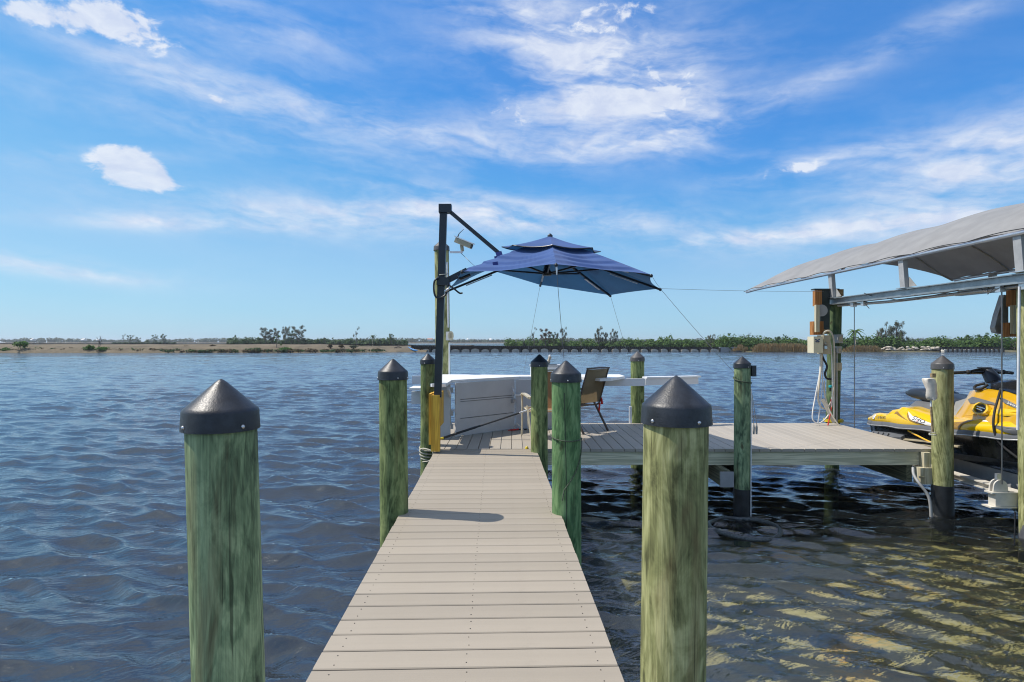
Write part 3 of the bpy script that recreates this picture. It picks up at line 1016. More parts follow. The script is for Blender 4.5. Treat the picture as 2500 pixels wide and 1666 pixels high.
def bush(x, y, d, hw, h, mat, label, n=260, group=None):
    """shrub standing at pixel x with its foot at pixel y"""
    b0 = P(x, y, d)
    root = thing('shrub', b0, label, 'shrub', group)
    g = MB()
    for k in range(7):
        a = rnd.uniform(0, 6.28)
        leaf_cloud(g, (b0.x + math.cos(a) * hw * .55 * rnd.random(), b0.y + math.sin(a) * hw * .4, b0.z + h * rnd.uniform(.35, .75)), (hw * .5, hw * .4, h * .34), n // 7, 0.2 + h * 0.12)
    g.build('foliage', LEAF[mat], root)
    s = MB()
    for k in range(3):
        s.tube([b0 + Vector((0, 0, -.15)), b0 + Vector((rnd.uniform(-.3, .3) * hw, rnd.uniform(-.2, .2), h * .6))], [.05, .02], 5)
    s.build('stem', M['bark'], root)
    return root


bush(48, 858, 113, 1.9, 1.9, 'bright', 'bright green shrub at the left end of the sandy spit')
bush(14, 860, 113, 1.1, 0.9, 'bright', 'small green shrub at the far left edge of the spit')
bush(218, 858, 113, 1.1, 1.3, 'bright', 'left bright shrub below the bare leaning stem on the spit')
bush(252, 859, 113, 1.6, 1.0, 'bright', 'wide bright shrub right of the bare stem on the spit')
bush(620, 858, 114, 1.9, 0.7, 'dark', 'low dark green mat of shrub on the middle of the spit')
bush(695, 858, 115, 2.1, 0.8, 'bright', 'low bright green shrub under the small spit tree')
for i, (x, y, hw, h, lb) in enumerate([
        (520, 851, .75, .7, 'brown tuft shrub high on the sand left of the small tree'),
        (808, 850, .7, .75, 'first brown shrub on the bare sand toward the breakwater'),
        (832, 850, .8, .7, 'second brown shrub on the bare sand toward the breakwater'),
        (862, 852, 1.1, .9, 'widest olive brown shrub on the sand near the breakwater'),
        (350, 853, .8, .5, 'low dark brown shrub on the bare sand left of the spit'),
        (455, 850, .7, .5, 'small dead shrub on the open sand mid spit')]):
    bush(x, y, 118, hw, h, 'brown' if i != 3 else 'pine', lb, 170, 'brown shrubs on the sandy spit')


def tree(x, ybase, ytop, d, style, label, mat, width=1.0, lean=0.0, group=None):
    """tree whose trunk stands at pixel x; foot and tip heights given by pixels"""
    b0 = P(x, ybase, d)
    H = (ybase - ytop) / FPX * d
    root = thing('tree' if style != 'palm' else 'palm_tree', b0, label, 'palm' if style == 'palm' else 'tree', group)
    tk, cr = MB(), MB()
    r0 = 0.02 * H + 0.03
    top = b0 + Vector((lean * H, 0, H * 0.82))
    tk.tube(spline([b0 - Vector((0, 0, .3)), b0 + Vector((lean * H * .3 + rnd.uniform(-.03, .03) * H, 0, H * .35)), top], 4), [r0 * (1 - 0.08 * i) for i in range(9)], 6)
    if style == 'palm':
        for k in range(15):
            a = k * 2.4
            up = 0.55 - 0.9 * (k / 15)
            L = H * 0.34 * rnd.uniform(.85, 1.1)
            pts = [top + Vector((math.cos(a) * L * s, math.sin(a) * L * s, L * (up * s * 1.6 - 0.85 * s * s))) for s in (0, .25, .5, .75, 1)]
            for i in range(4):
                q, q2 = pts[i], pts[i + 1]
                dv = (q2 - q).normalized()
                sd_ = dv.cross(Vector((0, 0, 1))).normalized()
                for sg in (-1, 1):
                    wd = L * 0.20 * (1 - i * .2)
                    cr.add([q, q2, q2 + sd_ * sg * wd * .7 - Vector((0, 0, wd * .55)), q + sd_ * sg * wd - Vector((0, 0, wd * .6))], [(0, 1, 2, 3)])
    else:
        nb = {'pine': 9, 'broad': 11, 'wisp': 4, 'bare': 6}[style]
        for k in range(nb):
            f = (0.28 + 0.66 * k / (nb - 1)) if style != 'bare' else 0.35 + .1 * k
            a = k * 2.4 + rnd.uniform(-.4, .4)
            rad = H * width * {'pine': 0.20, 'broad': 0.30, 'wisp': 0.16, 'bare': .28}[style] * (1.05 - 0.55 * abs(f - 0.6))
            st = b0.lerp(top, min(1, f * .8))
            en = b0 + Vector((lean * H * f + math.cos(a) * rad, math.sin(a) * rad, H * min(0.97, f + rnd.uniform(.0, .1))))
            tk.tube([st, st.lerp(en, .55) + Vector((0, 0, -.03 * H)), en], [r0 * .5, r0 * .32, r0 * .15], 5)
            if style == 'bare':
                for q in range(3):
                    tk.tube([st.lerp(en, .6), en + Vector((rnd.uniform(-.12, .12) * H, 0, rnd.uniform(0, .15) * H))], [r0 * .2, r0 * .08], 4)
                continue
            m_ = {'pine': 3, 'broad': 3, 'wisp': 2}[style]
            for q in range(m_):
                c = st.lerp(en, rnd.uniform(.55, 1.05)) + Vector((rnd.uniform(-.06, .06) * H * width, rnd.uniform(-.06, .06) * H, rnd.uniform(-.02, .05) * H))
                s = H * {'pine': .085, 'broad': .095, 'wisp': .07}[style] * rnd.uniform(.7, 1.2)
                leaf_cloud(cr, c, (s * (1.0 if style == 'broad' else .75), s, s * (.85 if style == 'broad' else 1.35)), 110, max(0.09, s * .32), 1.2)
        if style == 'pine':
            leaf_cloud(cr, top + Vector((0, 0, H * .1)), (H * .06, H * .06, H * .12), 40, H * .05, 1.2)
    if cr.v:
        cr.build('crown', LEAF[mat], root)
    tk.build('trunk', M['bark'] if style != 'palm' else M['rock'], root, 60)
    return root


# left, far bank grove
tree(302, 838, 814, 420, 'wisp', 'thin upright tree at the left of the distant grove on the far bank', 'dark', 1.2)
tree(318, 838, 818, 420, 'broad', 'rounded tree in the middle of the distant left grove', 'dark', 1.2)
tree(337, 838, 823, 420, 'broad', 'small rounded tree at the right of the distant left grove', 'dark', 1.5)
tree(378, 838, 818, 420, 'broad', 'lone distant tree between the left grove and its right neighbour', 'dark', 1.0)
tree(399, 838, 816, 420, 'broad', 'taller lone distant tree right of the left grove', 'dark', 0.9)
thicket('far_islet_scrub', hedge(280, 425, 424, 424, lambda x: 831, 839, 7, 1, 1.5), 'dark', 'dark scrub islet beneath the distant left grove', 50, 1.2)
# middle grove behind the spit
tree(650, 843, 800, 232, 'broad', 'leftmost tall tree of the grove behind the spit', 'pine', 1.0, -0.05)
tree(668, 843, 804, 233, 'broad', 'second tall tree of the grove behind the spit', 'pine', 0.95, .03)
tree(697, 843, 798, 232, 'pine', 'slender central tree of the grove behind the spit', 'pine', 1.0)
tree(728, 843, 797, 233, 'broad', 'tallest round crowned tree at the right of the spit grove', 'pine', 1.05, .06)
tree(712, 843, 808, 236, 'broad', 'short tree filling the gap in the spit grove', 'dark', 0.8)
tree(870, 843, 801, 232, 'wisp', 'forked wispy tree standing alone right of the spit grove', 'pine', 1.8, -.06)
tree(910, 843, 815, 232, 'palm', 'tiny distant palm above the mangrove belt left of the umbrella', 'dark')
tree(955, 843, 815, 232, 'broad', 'small tree on the mangrove belt just left of the umbrella pole', 'dark', 0.9)
tree(675, 852, 819, 117, 'wisp', 'small yellow green tree on the sandy spit', 'bright', 2.2)
tree(240, 857, 817, 114, 'bare', 'thin bare leaning stem on the sandy spit', 'brown', .5, .12)
tree(795, 843, 820, 226, 'bare', 'leaning pale snag behind the spit', 'brown', .5, -.18)
# behind the breakwater
tree(1304, 846, 803, 170, 'wisp', 'wispy leaning tree rising behind the breakwater beside the guy line', 'pine', 1.2, -.05)
tree(1332, 848, 804, 168, 'broad', 'brown rounded tree behind the breakwater', 'rusty', 0.95)
tree(1352, 848, 812, 169, 'broad', 'dark green tree right beside the brown tree', 'dark', 0.9)
tree(1372, 848, 802, 168, 'pine', 'tall ragged pine right of the brown tree', 'pine', 1.2)
tree(1462, 848, 801, 166, 'pine', 'tall ragged pine at the left of the pair behind the back piling', 'pine', .9, -.05)
tree(1476, 848, 812, 166, 'pine', 'short pine leaning right behind the back piling', 'pine', .9, .06)
tree(1492, 848, 801, 166, 'wisp', 'thin tall wispy pine at the right of the pair behind the back piling', 'pine', 1.3)
tree(1502, 848, 808, 166, 'pine', 'ragged pine just right of the wispy pine', 'pine', 1.0)
tree(1419, 848, 824, 166, 'palm', 'low palm crown over the middle mangrove belt', 'mangrove')
tree(1735, 852, 818, 150, 'pine', 'spiky scrub pine above the right end of the breakwater', 'pine', 1.5)
tree(1766, 852, 820, 148, 'pine', 'second spiky scrub pine above the right end of the breakwater', 'mangrove', 1.3)
tree(1818, 856, 810, 128, 'bare', 'dead tree with bare fanned branches left of the electrical piling', 'brown', 1.2)
tree(1900, 858, 821, 127, 'pine', 'small dark conifer above the reeds', 'dark', .8)
tree(2088, 857, 797, 123, 'palm', 'lone green palm on the far shore beside the lift cable', 'mangrove')
tree(2150, 858, 803, 128, 'pine', 'short feathery pine at the left of the right hand clump', 'pine', .9)
tree(2164, 858, 790, 127, 'wisp', 'tall bent wispy pine in the right hand clump', 'pine', 1.0, -.05)
tree(2186, 858, 787, 128, 'pine', 'tallest feathery pine in the right hand clump', 'pine', 1.25, .03)
tree(2176, 858, 800, 130, 'pine', 'middle feathery pine of the right hand clump', 'pine', 1.3)
tree(2202, 858, 812, 128, 'pine', 'low pine sloping off the right hand clump', 'mangrove', 1.4)
tree(2352, 858, 818, 130, 'broad', 'small umbrella shaped tree above the right mangroves', 'mangrove', .9)
tree(2400, 858, 813, 130, 'broad', 'taller umbrella shaped tree above the right mangroves', 'mangrove', .9)
tree(2478, 860, 822, 124, 'broad', 'bright green mangrove tree beside the right lift piling', 'bright', 1.6)

# houses on the distant bank
for (x, d, wdt, hh, roofm, lb) in [
        (200, 900, 13, 3.0, 'wallw', 'white roofed house on the distant left bank'),
        (75, 900, 9, 3.0, 'wallw', 'small pale house at the far left of the distant bank'),
        (236, 895, 7, 2.2, 'wallw', 'tiny white house beside the bare stem on the distant bank'),
        (1049, 880, 20, 4.0, 'roof', 'terracotta roofed house on the distant bank left of the umbrella pole'),
        (1141, 880, 6, 3.6, 'wallw', 'small white house on the distant bank right of the junction box'),
        (1197, 880, 9, 3.0, 'wallw', 'low white roofed house on the distant bank behind the breakwater')]:
    p = P(x, 836, d)
    z = WATER + 1.6
    wdt, hh, z = wdt * .34, hh * .42, z + 2.4
    rt = thing('house', (p.x, d, z), lb, 'house')
    MB().box(p.x - wdt / 2, p.x + wdt / 2, d, d + 8, z, z + hh).build('wall', M['wallw'], rt)
    g = MB()
    g.loft([[(p.x - wdt * .55, d - .5, z + hh), (p.x - wdt * .55, d + 4, z + hh + 1.8), (p.x - wdt * .55, d + 8.5, z + hh)],
            [(p.x + wdt * .55, d - .5, z + hh), (p.x + wdt * .55, d + 4, z + hh + 1.8), (p.x + wdt * .55, d + 8.5, z + hh)]])
    g.build('roof', M[roofm], rt)

# thin dark rail running along the spit
tag(MB().bar((-185, 125.5, WATER + 1.72), (-41, 126.5, WATER + 1.60), .35, .20).bar((-41, 126.5, WATER + 1.6), (-20.6, 124, WATER + 1.36), .35, .20).build('rail', M['tar']), 'thin dark rail running along the crest of the sandy spit', 'rail')


# breakwater piers
def breakwater(a, b, ztop_a, ztop_b, n, label, hgt):
    a, b = Vector(a), Vector(b)
    root = thing('breakwater', (a + b) / 2, label, 'breakwater', 'timber breakwaters on the far shore')
    za = Vector((0, 0, ztop_a))
    zb = Vector((0, 0, ztop_b))
    up = Vector((0, 0, hgt))
    MB().bar(a + za - up * .62, b + zb - up * .62, .5, hgt * .36).build('main_beam', M['tar'], root)
    MB().bar(a + za - up * .07, b + zb - up * .07, .3, hgt * .12).build('top_beam', M['tar'], root)
    MB().bar(a + za - up * .30 + Vector((0, .25, 0)), b + zb - up * .30 + Vector((0, .25, 0)), .06, hgt * .10).build('pale_strip', M['concrete'], root)
    pw = Vector((0, .62, 0))
    MB().bar(a + pw + za.lerp(zb, 0) - up * .55 - Vector((0, 0, .6)), b + pw + zb - up * .55 - Vector((0, 0, .6)), .12, 1.5 + hgt * .6).build('dark_backing', M['tar'], root)  # added dark sheet that blackens the gaps between the supports
    st = MB()
    m = n * 5
    for i in range(m):
        t = (i + .5) / m
        p = a.lerp(b, t) + za.lerp(zb, t) - up * .30
        st.box(p.x - .09, p.x + .09, p.y - .12, p.y + .12, p.z - hgt * .16, p.z + hgt * .16)
    tag(st.build('baluster', M['tar'], root), kind='stuff')
    L = (b - a).length / n
    blk = MB()
    s = L * .30
    blk.box(-s, s, -.40, .40, WATER - .6, WATER + .30)
    for sx in (-1, 1):
        blk.box(sx * s - .12, sx * s + .12, -.5, .39, WATER - .6, WATER + .34)
    blk.loft([[(math.cos(t) * (s + .16), y, WATER + .18 + math.sin(t) * .42) for t in np.linspace(0, math.pi, 7)] for y in (-.45, .45)])
    bo = blk.build('support', M['concrete'], root, 40)
    pl = MB().tube([(0, .3, WATER - 1), (0, .3, WATER + .9)], .17, 6).build('pile', M['tar'], root)
    for i in range(n):
        t = (i + .5) / n
        p = a.lerp(b, t)
        o = bo if i == 0 else link('support', bo.data, root)
        o.location = (p.x + rnd.uniform(-.12, .12), p.y, rnd.uniform(-.05, .06))
        o.scale.x = rnd.uniform(.85, 1.1)
        t = (i + .98) / n
        p = a.lerp(b, t)
        o = pl if i == 0 else link('pile', pl.data, root)
        o.location = (p.x, p.y - .9, rnd.uniform(-.15, .05))
    return root


breakwater((-21.0, 124, 0), (43.0, 124, 0), 0.64, 0.20, 31, 'long black timber breakwater on pale supports across the middle of the river', 0.62)
breakwater((85.9, 119.3, 0), (97.8, 119.3, 0), 0.27, 0.25, 13, 'short black timber breakwater in front of the right mangroves', 0.45)
MB_ = MB().box(43.0, 47.2, 123.4, 124.6, WATER - .5, WATER + .95)
tag(MB_.build('concrete_block', M['bunk']), 'grey concrete end block at the right end of the long breakwater', 'block')
# riprap wall of pale stone right of the reeds
rw = thing('stone_wall', P(2240, 855, 121), 'low pale stone wall along the shore left of the short breakwater', 'wall')
for i in range(60):
    x = 2150 + 150 * rnd.random()
    p = P(x, 850 + rnd.uniform(-2, 5), 121.5 + rnd.uniform(0, 1.5))
    MB().ball(p, (rnd.uniform(.3, .7), .3, rnd.uniform(.12, .28)), 6, 4).build('stone', M['rock'], rw)
rw2 = thing('stone_wall', P(1840, 852, 123), 'low pale seawall between the breakwater end and the reeds', 'wall')
MB().box(49.2, 56.5, 124.5, 125.2, WATER + .3, WATER + 1.12).build('wall', M['rock'], rw2)
# bird on the breakwater
bp_ = P(1279, 845, 123.6)
bd = thing('bird', bp_, 'thin dark cormorant standing upright on the breakwater', 'bird')
g = MB()
g.tube(spline([bp_ + Vector((0, 0, .05)), bp_ + Vector((.03, 0, .4)), bp_ + Vector((-.02, 0, .72)), bp_ + Vector((.02, 0, .92)), bp_ + Vector((.10, 0, 1.0)), bp_ + Vector((.25, 0, .99))], 3), [.05, .10, .15, .17, .17, .15, .12, .09, .07, .06, .06, .07, .07, .06, .04, .01], 7)
g.build('body', M['tar'], bd, 60)
# kayak on the sand
k0, k1 = P(996, 850, 122.0), P(1021, 859, 119.5)
kd = (k1 - k0)
kr = []
for i in range(9):
    t = i / 8
    c = k0 + kd * t + Vector((0, 0, .28 * (2 * t - 1) ** 2))
    wv = .30 * math.sin(math.pi * min(max(t, .03), .97)) ** .6
    kr.append([c + Vector((0, math.cos(a) * wv, math.sin(a) * wv * .62)) for a in np.linspace(0, 2 * math.pi, 9)[:-1]])
kk = thing('kayak', k0, 'bright blue kayak lying on the sand at the left end of the breakwater', 'kayak')
MB().loft(kr).build('hull', M['bluep'], kk, 60)
MB().tube([c + Vector((.1, 0, .2)) for c in [k0 + kd * .40, k0 + kd * .47, k0 + kd * .55]], .13, 8).build('seat', M['black'], kk, 60)
dw = P(972, 851, 119)
tag(MB().tube([dw + Vector((-.8, 0, .1)), dw + Vector((0, 0, .35)), dw + Vector((.7, 0, .15))], [.10, .16, .08], 6).tube([dw + Vector((-.2, 0, .2)), dw + Vector((.1, 0, .7))], [.07, .03], 5).build('driftwood', M['bark'], None, 60), 'dark driftwood log on the sand beside the blue kayak', 'driftwood')

# ------------------------------------------------------------------ walkway
wdir = Vector((-0.02741, 0.99962, 0))
wprp = Vector((0.99962, 0.02741, 0))
wc0 = Vector((-0.1180, 0, 0))
WW = 1.234


def WP(u, s, z=0.0):
    """point on the walkway: u across from the centre line, s along"""
    p = wc0 + wdir * s + wprp * u
    return Vector((p.x, p.y, z))


walk = thing('walkway', WP(0, -1, -0.3), 'long straight beige composite walkway leading from the camera to the dock', 'walkway')


def board_mesh(name, L, wd, th, mat, axis):
    """plank centred on its top face, chamfered top edges"""
    c = 0.004
    prof = [(-wd / 2, -th), (wd / 2, -th), (wd / 2, -c), (wd / 2 - c, 0), (-wd / 2 + c, 0), (-wd / 2, -c)]
    g = MB()
    if axis == 'x':
        g.loft([[(-L / 2, a, b) for a, b in prof[::-1]], [(L / 2, a, b) for a, b in prof[::-1]]])
    else:
        g.loft([[(a, -L / 2, b) for a, b in prof], [(a, L / 2, b) for a, b in prof]])
    me = bpy.data.meshes.new(name)
    me.from_pydata(g.v, [], g.f)
    me.update()
    me.materials.append(mat)
    return me


wang = math.atan2(wprp.y, wprp.x)
PITCH = 0.1444
bm_ = board_mesh('deck_board', WW, 0.1352, 0.025, M['deckx'], 'x')
scr = MB()
s = 2.4155 - 24 * PITCH
s_end = 7.335
while s < s_end - 0.03:
    pw = min(PITCH, s_end - s)
    c = s + pw / 2
    o = link('deck_board', bm_, walk)
    p = WP(rnd.uniform(-.002, .002), c, rnd.uniform(-.001, .001))
    o.location = p
    o.rotation_euler = (0, 0, wang + rnd.uniform(-.0008, .0008))
    if pw < PITCH:
        o.scale.y = (pw - .008) / 0.1352
    if c > 1.6:
        for u in (-WW / 2 + .075, 0.0, WW / 2 - .075):
            for k in (-.036, .036):
                q = WP(u + rnd.uniform(-.004, .004), c + k + rnd.uniform(-.004, .004), 0.0012)
                scr.lathe([(.0029, q.z - .003), (.0029, q.z)], (q.x, q.y), 6)
    s += PITCH
tag(scr.build('screw', M['screw'], walk), kind='stuff')
for u in (-.55, 0, .55):
    MB().bar(WP(u, -1, -.125), WP(u, 7.3, -.125), .045, .19).build('stringer', M['joisty'], walk)

# ------------------------------------------------------------------ platform dock
dock = thing('dock_platform', (2, 8.5, -.4), 'wide beige composite dock platform with grey timber rim at the end of the walkway', 'dock')
YF, YB = 7.345, 9.68
xs = [4.845 - .1385 * i for i in range(42)]
bmy = board_mesh('deck_board', YB - YF, 0.1325, 0.035, M['decky'], 'y')
bmw = board_mesh('deck_board', YB - YF, 0.193, 0.035, M['decky'], 'y')
for x in xs:
    o = link('deck_board', bmy, dock)
    o.location = (x - .06925, (YF + YB) / 2 + rnd.uniform(-.003, .003), rnd.uniform(-.001, .001))
for x in (4.945, 5.140):
    o = link('deck_board', bmw, dock)
    o.location = (x, (YF + YB) / 2, rnd.uniform(-.001, .001))
X0, X1 = xs[-1] - .12, 5.0
MB().box(X0, X1, YF + .03, YF + .07, -.205, -.037).build('rim_joist', M['joistx'], dock)
MB().box(X0, X1, YB - .07, YB - .03, -.205, -.037).build('rim_joist', M['joistx'], dock)
MB().box(5.002, 5.13, YF + .034, YF + .12, -.20, -.037).build('rim_block', M['joistx'], dock)
MB().box(5.10, 5.14, YF + .125, YB - .08, -.205, -.037).build('side_joist', M['joisty'], dock)
for i in range(9):
    x = X0 + .3 + i * .66
    MB().box(x - .02, x + .02, YF + .072, YB - .072, -.205, -.037).build('joist', M['joisty'], dock)
for xx in (0.1, 2.55, 2.88, 4.92):
    MB().box(xx - .035, xx + .035, YF - .27 if xx == 2.55 else YF + .05, YB - .05, -.42, -.207).build('beam', M['joisty'], dock)
MB().box(2.46, 2.62, YF - .30, YF - .275, -.40, -.22).build('beam_end', M['bunk'], dock)
for k, xx in enumerate((4.995, 5.075)):
    MB().box(xx - .038, xx + .038, YF - .10, YF + .028, -.415, -.215).build('beam_end', M['pale'], dock)
MB().box(5.03, 5.112, YF - .06, YF + .03, -.212, -.037).build('post_block', M['pale'], dock)
MB().tube([(4.93, YF - .12, -.32), (4.985, YF - .12, -.32)], .012, 6).build('bolt', M['steel'], dock)

# ------------------------------------------------------------------ pilings


def piling(x, y, r, zapex, mat, label, lean=0.0, cap='cap', screws=(250, 330), wrap=None, zbot=-4.2, screwr=.0065, capless=False):
    root = thing('piling', (x, y, WATER - 1.5), label, 'piling')
    rr = random.Random(int(x * 1000 + y * 77))
    seg = 40
    ox = lambda z: (z - 0.5) * lean
    rc = r * 1.06
    zsk = zapex - 0.90 * rc
    zb = zsk - 0.56 * rc
    ztop = zsk if not capless else zapex
    rings = []
    nz = 34
    a1, a2, p1, p2 = rr.uniform(.004, .012), rr.uniform(.004, .012), rr.uniform(0, 6), rr.uniform(0, 6)
    for i in range(nz + 1):
        z = zbot + (ztop - .004 - zbot) * i / nz
        tap = 1 + (0.5 - z) * 0.012
        rings.append([(x + ox(z) + r * tap * (1 + a1 * math.sin(2 * t + p1 + z * .8) + a2 * math.sin(3 * t + p2 - z * 1.3)) * math.cos(t),
                       y + r * tap * (1 + a1 * math.sin(2 * t + p1 + z * .8) + a2 * math.sin(3 * t + p2 - z * 1.3)) * math.sin(t), z)
                      for t in [2 * math.pi * k / seg for k in range(seg)]])
    MB().loft(rings).build('post', PIL[mat], root, 50)
    if not capless:
        cx = x + ox(zsk)
        pr = [(rc * .99, zb + .001), (rc * 1.03, zb), (rc * 1.028, zb + .004), (rc, zsk - .006), (rc * .985, zsk)]
        for k in range(1, 13):
            t = k / 12
            rad = rc * .985 * (1 - t)
            zz = zsk + 0.90 * rc * (t if t < .86 else .86 + (t - .86) * .62)
            pr.append((max(rad, .001) if t < .9 else rc * .985 * math.sqrt(max(0, 1 - t)) * .30 + .0005, zz))
        MB().lathe(pr, (cx, y), 48).build('cap', M[cap], root, 38)
        for a in screws:
            a = R(a)
            MB().ball((cx + rc * 1.012 * math.cos(a), y + rc * 1.012 * math.sin(a), zb + .24 * (zsk - zb)), screwr, 8, 5).build('screw', M['steel'], root, 60)
    if wrap:
        wm, z0, z1 = wrap
        MB().lathe([(r * 1.07, z0), (r * 1.06, z1), (r * .9, z1 + .002)], (x + ox(z0), y), 36, False).build('wrap', M[wm], root, 40)
    return root


piling(-.851, 1.784, .100, 1.317 - .105, 'jade', 'tall jade green piling nearest the camera on the left of the walkway', -.031, screws=(232, 328))
piling(.507, 1.872, .100, 1.317 - .100, 'olive', 'yellowish olive piling nearest the camera on the right of the walkway', .013, screws=(292, 215))
piling(-.917, 4.62, .108, 1.317 - .124, 'moss', 'dark green piling midway on the left that throws a shadow across the walkway', -.008, screws=(300, 350, 200))
piling(.420, 4.62, .111, 1.317 - .137, 'emerald', 'bright green piling midway on the right with a dark crack and cord round it', -.004, screws=(272, 352, 190))
piling(-1.075, 7.62, .092, 1.317 - .141, 'moss', 'slim mossy piling carrying the yellow timber bracket', 0.0, screws=(255,))
piling(.329, 7.17, .100, 1.317 - .143, 'moss', 'green piling at the right end of the walkway beside the tan chair', 0.0, screws=(268,))
piling(2.06, 9.80, .110, 1.317 - .148, 'moss', 'faded capped piling at the back of the dock behind the white rail', 0.0, 'capold', screws=(268,))
piling(2.747, 7.12, .094, 1.317 - .166, 'jade', 'slim green piling standing in front of the dock beam above the floating ring', 0.0, screws=(290,), wrap=('wrap', -1.0, -.43))
piling(5.207, 7.22, .110, 1.317 - .158, 'olive', 'thick capped piling at the right front corner of the dock', 0.0, 'capold', screws=(240, 300), wrap=('wrap', -1.1, -.41))
piling(5.292, 9.83, .105, 2.14, 'deep', 'uncapped green lift piling hung with hoses and beige electrical boxes', .02, capless=True)
piling(-1.135, 9.86, .122, 3.01, 'olive', 'tall olive piling behind the counter carrying the security camera', -.012, 'capold', screws=(300,))
piling(5.46, 6.25, .130, 2.30, 'olive', 'tall lift piling at the right edge of the view', -.012, capless=True, wrap=('wrapgrey', -1.2, -.515))
piling(7.55, 8.75, .118, 2.3, 'olive', 'lift piling behind the jet ski on its far side', 0, capless=True)

# crack down the emerald piling, drawn as a thin dark tube
tag(MB().tube(spline([(.397, 4.507, .93), (.402, 4.506, .6), (.409, 4.505, .3), (.411, 4.504, -.1), (.415, 4.503, -.5)], 4), .0022, 5).build('cord', M['rubber']), 'thin dark tube drawn as the crack down the bright green piling', 'cord')
def coil(cx, cy, r, z0, z1, a0, a1, n=24):
    return [(cx + r * math.cos(R(a0 + (a1 - a0) * i / n)), cy + r * math.sin(R(a0 + (a1 - a0) * i / n)), z0 + (z1 - z0) * i / n + .02 * math.sin(math.pi * i / n) * (-1)) for i in range(n + 1)]
pr_ = coil(.420, 4.62, .119, .60, .575, 170, 355, 20) + coil(.420, 4.62, .119, .555, .23, 358, 268, 14) + [(.392, 4.498, .20), (.383, 4.497, .15), (.378, 4.50, .12)]
tag(MB().tube(pr_, .0042, 6).build('rope', M['ropeolive'], None, 60), 'olive braided cord wrapped round the bright green piling', 'rope')
pr_ = coil(2.747, 7.12, .102, .895, .835, 150, 380, 18) + [(2.847, 7.10, .82)]
tag(MB().tube(pr_, .006, 6).build('rope', M['ropeolive'], None, 60), 'grey green cord looped round the slim piling above the floating ring', 'rope')
g = MB()
for k in range(4):
    g.tube(coil(-1.075, 7.62, .104, -.02 - .045 * k, -.06 - .04 * k, 160 + 20 * k, 400 + 15 * k, 14), .009, 6)
g.tube(spline([(-1.17, 7.56, -.05), (-1.1, 7.48, -.02), (-.98, 7.40, -.05), (-1.02, 7.42, -.16), (-1.12, 7.5, -.19)], 5), .009, 6)
tag(g.build('rope', M['ropepale'], None, 60), 'pale mooring rope knotted round the slim mossy piling', 'rope')

# ------------------------------------------------------------------ bar counter
ctr = thing('bar_counter', (.2, 9.0, 0), 'white angular outdoor bar counter with panelled front at the back of the dock', 'counter')
top = [(-1.2, 7.85), (-1.0, 7.47), (-.83, 7.47), (-.835, 8.24), (.12, 9.08), (.95, 9.08), (1.26, 8.55), (1.43, 8.62), (1.74, 9.2), (1.74, 9.68), (-1.2, 9.68)]
MB().prism(top, .752, .790).build('countertop', M['whitetop'], ctr)
# front boards on the diagonal
a, b = Vector((-.80, 8.235, 0)), Vector((.035, 9.02, 0))
nrm = Vector((b.y - a.y, -(b.x - a.x), 0)).normalized()
ud = (b - a).normalized()
for z0, z1 in ((.012, .246), (.256, .480), (.488, .510), (.519, .750)):
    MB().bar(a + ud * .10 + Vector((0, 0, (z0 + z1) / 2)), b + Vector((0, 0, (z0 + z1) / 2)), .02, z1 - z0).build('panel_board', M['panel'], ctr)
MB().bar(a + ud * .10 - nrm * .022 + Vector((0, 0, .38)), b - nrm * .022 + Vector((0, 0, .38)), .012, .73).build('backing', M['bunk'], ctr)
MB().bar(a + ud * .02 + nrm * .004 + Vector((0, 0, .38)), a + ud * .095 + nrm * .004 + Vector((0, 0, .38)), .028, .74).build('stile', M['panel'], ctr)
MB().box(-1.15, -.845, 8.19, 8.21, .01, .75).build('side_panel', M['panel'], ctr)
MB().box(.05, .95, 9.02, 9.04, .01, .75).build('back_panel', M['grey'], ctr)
MB().box(.04, .98, 9.0, 9.018, .50, .53).build('trim', M['white'], ctr)
MB().bar((-.845, 7.9, .70), (-.845, 8.18, .58), .03, .05).build('bracket', M['white'], ctr)
for z in (.12, .30, .62):
    MB().box(-.842, -.806, 8.195, 8.205, z, z + .07).build('hinge', M['alumatte'], ctr)
hp = a.lerp(b, .93) + nrm * .03
MB().tube(spline([hp + Vector((0, 0, .63)), hp + nrm * .04 + Vector((0, 0, .60)), hp + nrm * .04 + Vector((0, 0, .54)), hp + Vector((0, 0, .51))], 4), .007, 6).build('handle', M['alu'], ctr)
MB().bar(hp + Vector((0, 0, .43)), hp + ud * .06 + Vector((0, 0, .43)), .05, .05).build('latch', M['alumatte'], ctr)
# back rail
rail = thing('back_rail', (1, 9.66, .7), 'white vinyl rail boards along the back edge of the dock beside the faded piling', 'rail')
MB().box(-1.60, -1.21, 9.55, 9.60, .64, .77).build('rail_board', M['white'], rail)
MB().box(1.30, 2.06, 9.22, 9.27, .635, .748).build('rail_board', M['white'], rail)
MB().bar((2.07, 9.28, .695), (2.97, 9.56, .695), .05, .105).build('rail_board', M['white'], rail)
MB().bar((2.07, 9.31, .761), (3.0, 9.60, .761), .15, .022).build('rail_cap', M['whitetop'], rail)
MB().box(-1.42, -1.19, 8.42, 8.48, .44, .62).build('rail_board', M['white'], rail)
MB().box(-1.40, -1.19, 8.1, 8.5, .66, .69).build('rail_cap', M['whitetop'], rail)
tag(MB().box(1.90, 1.94, 9.66, 9.70, -.02, .27).build('cleat_post', M['white']), 'short white upright at the foot of the faded back piling', 'post')
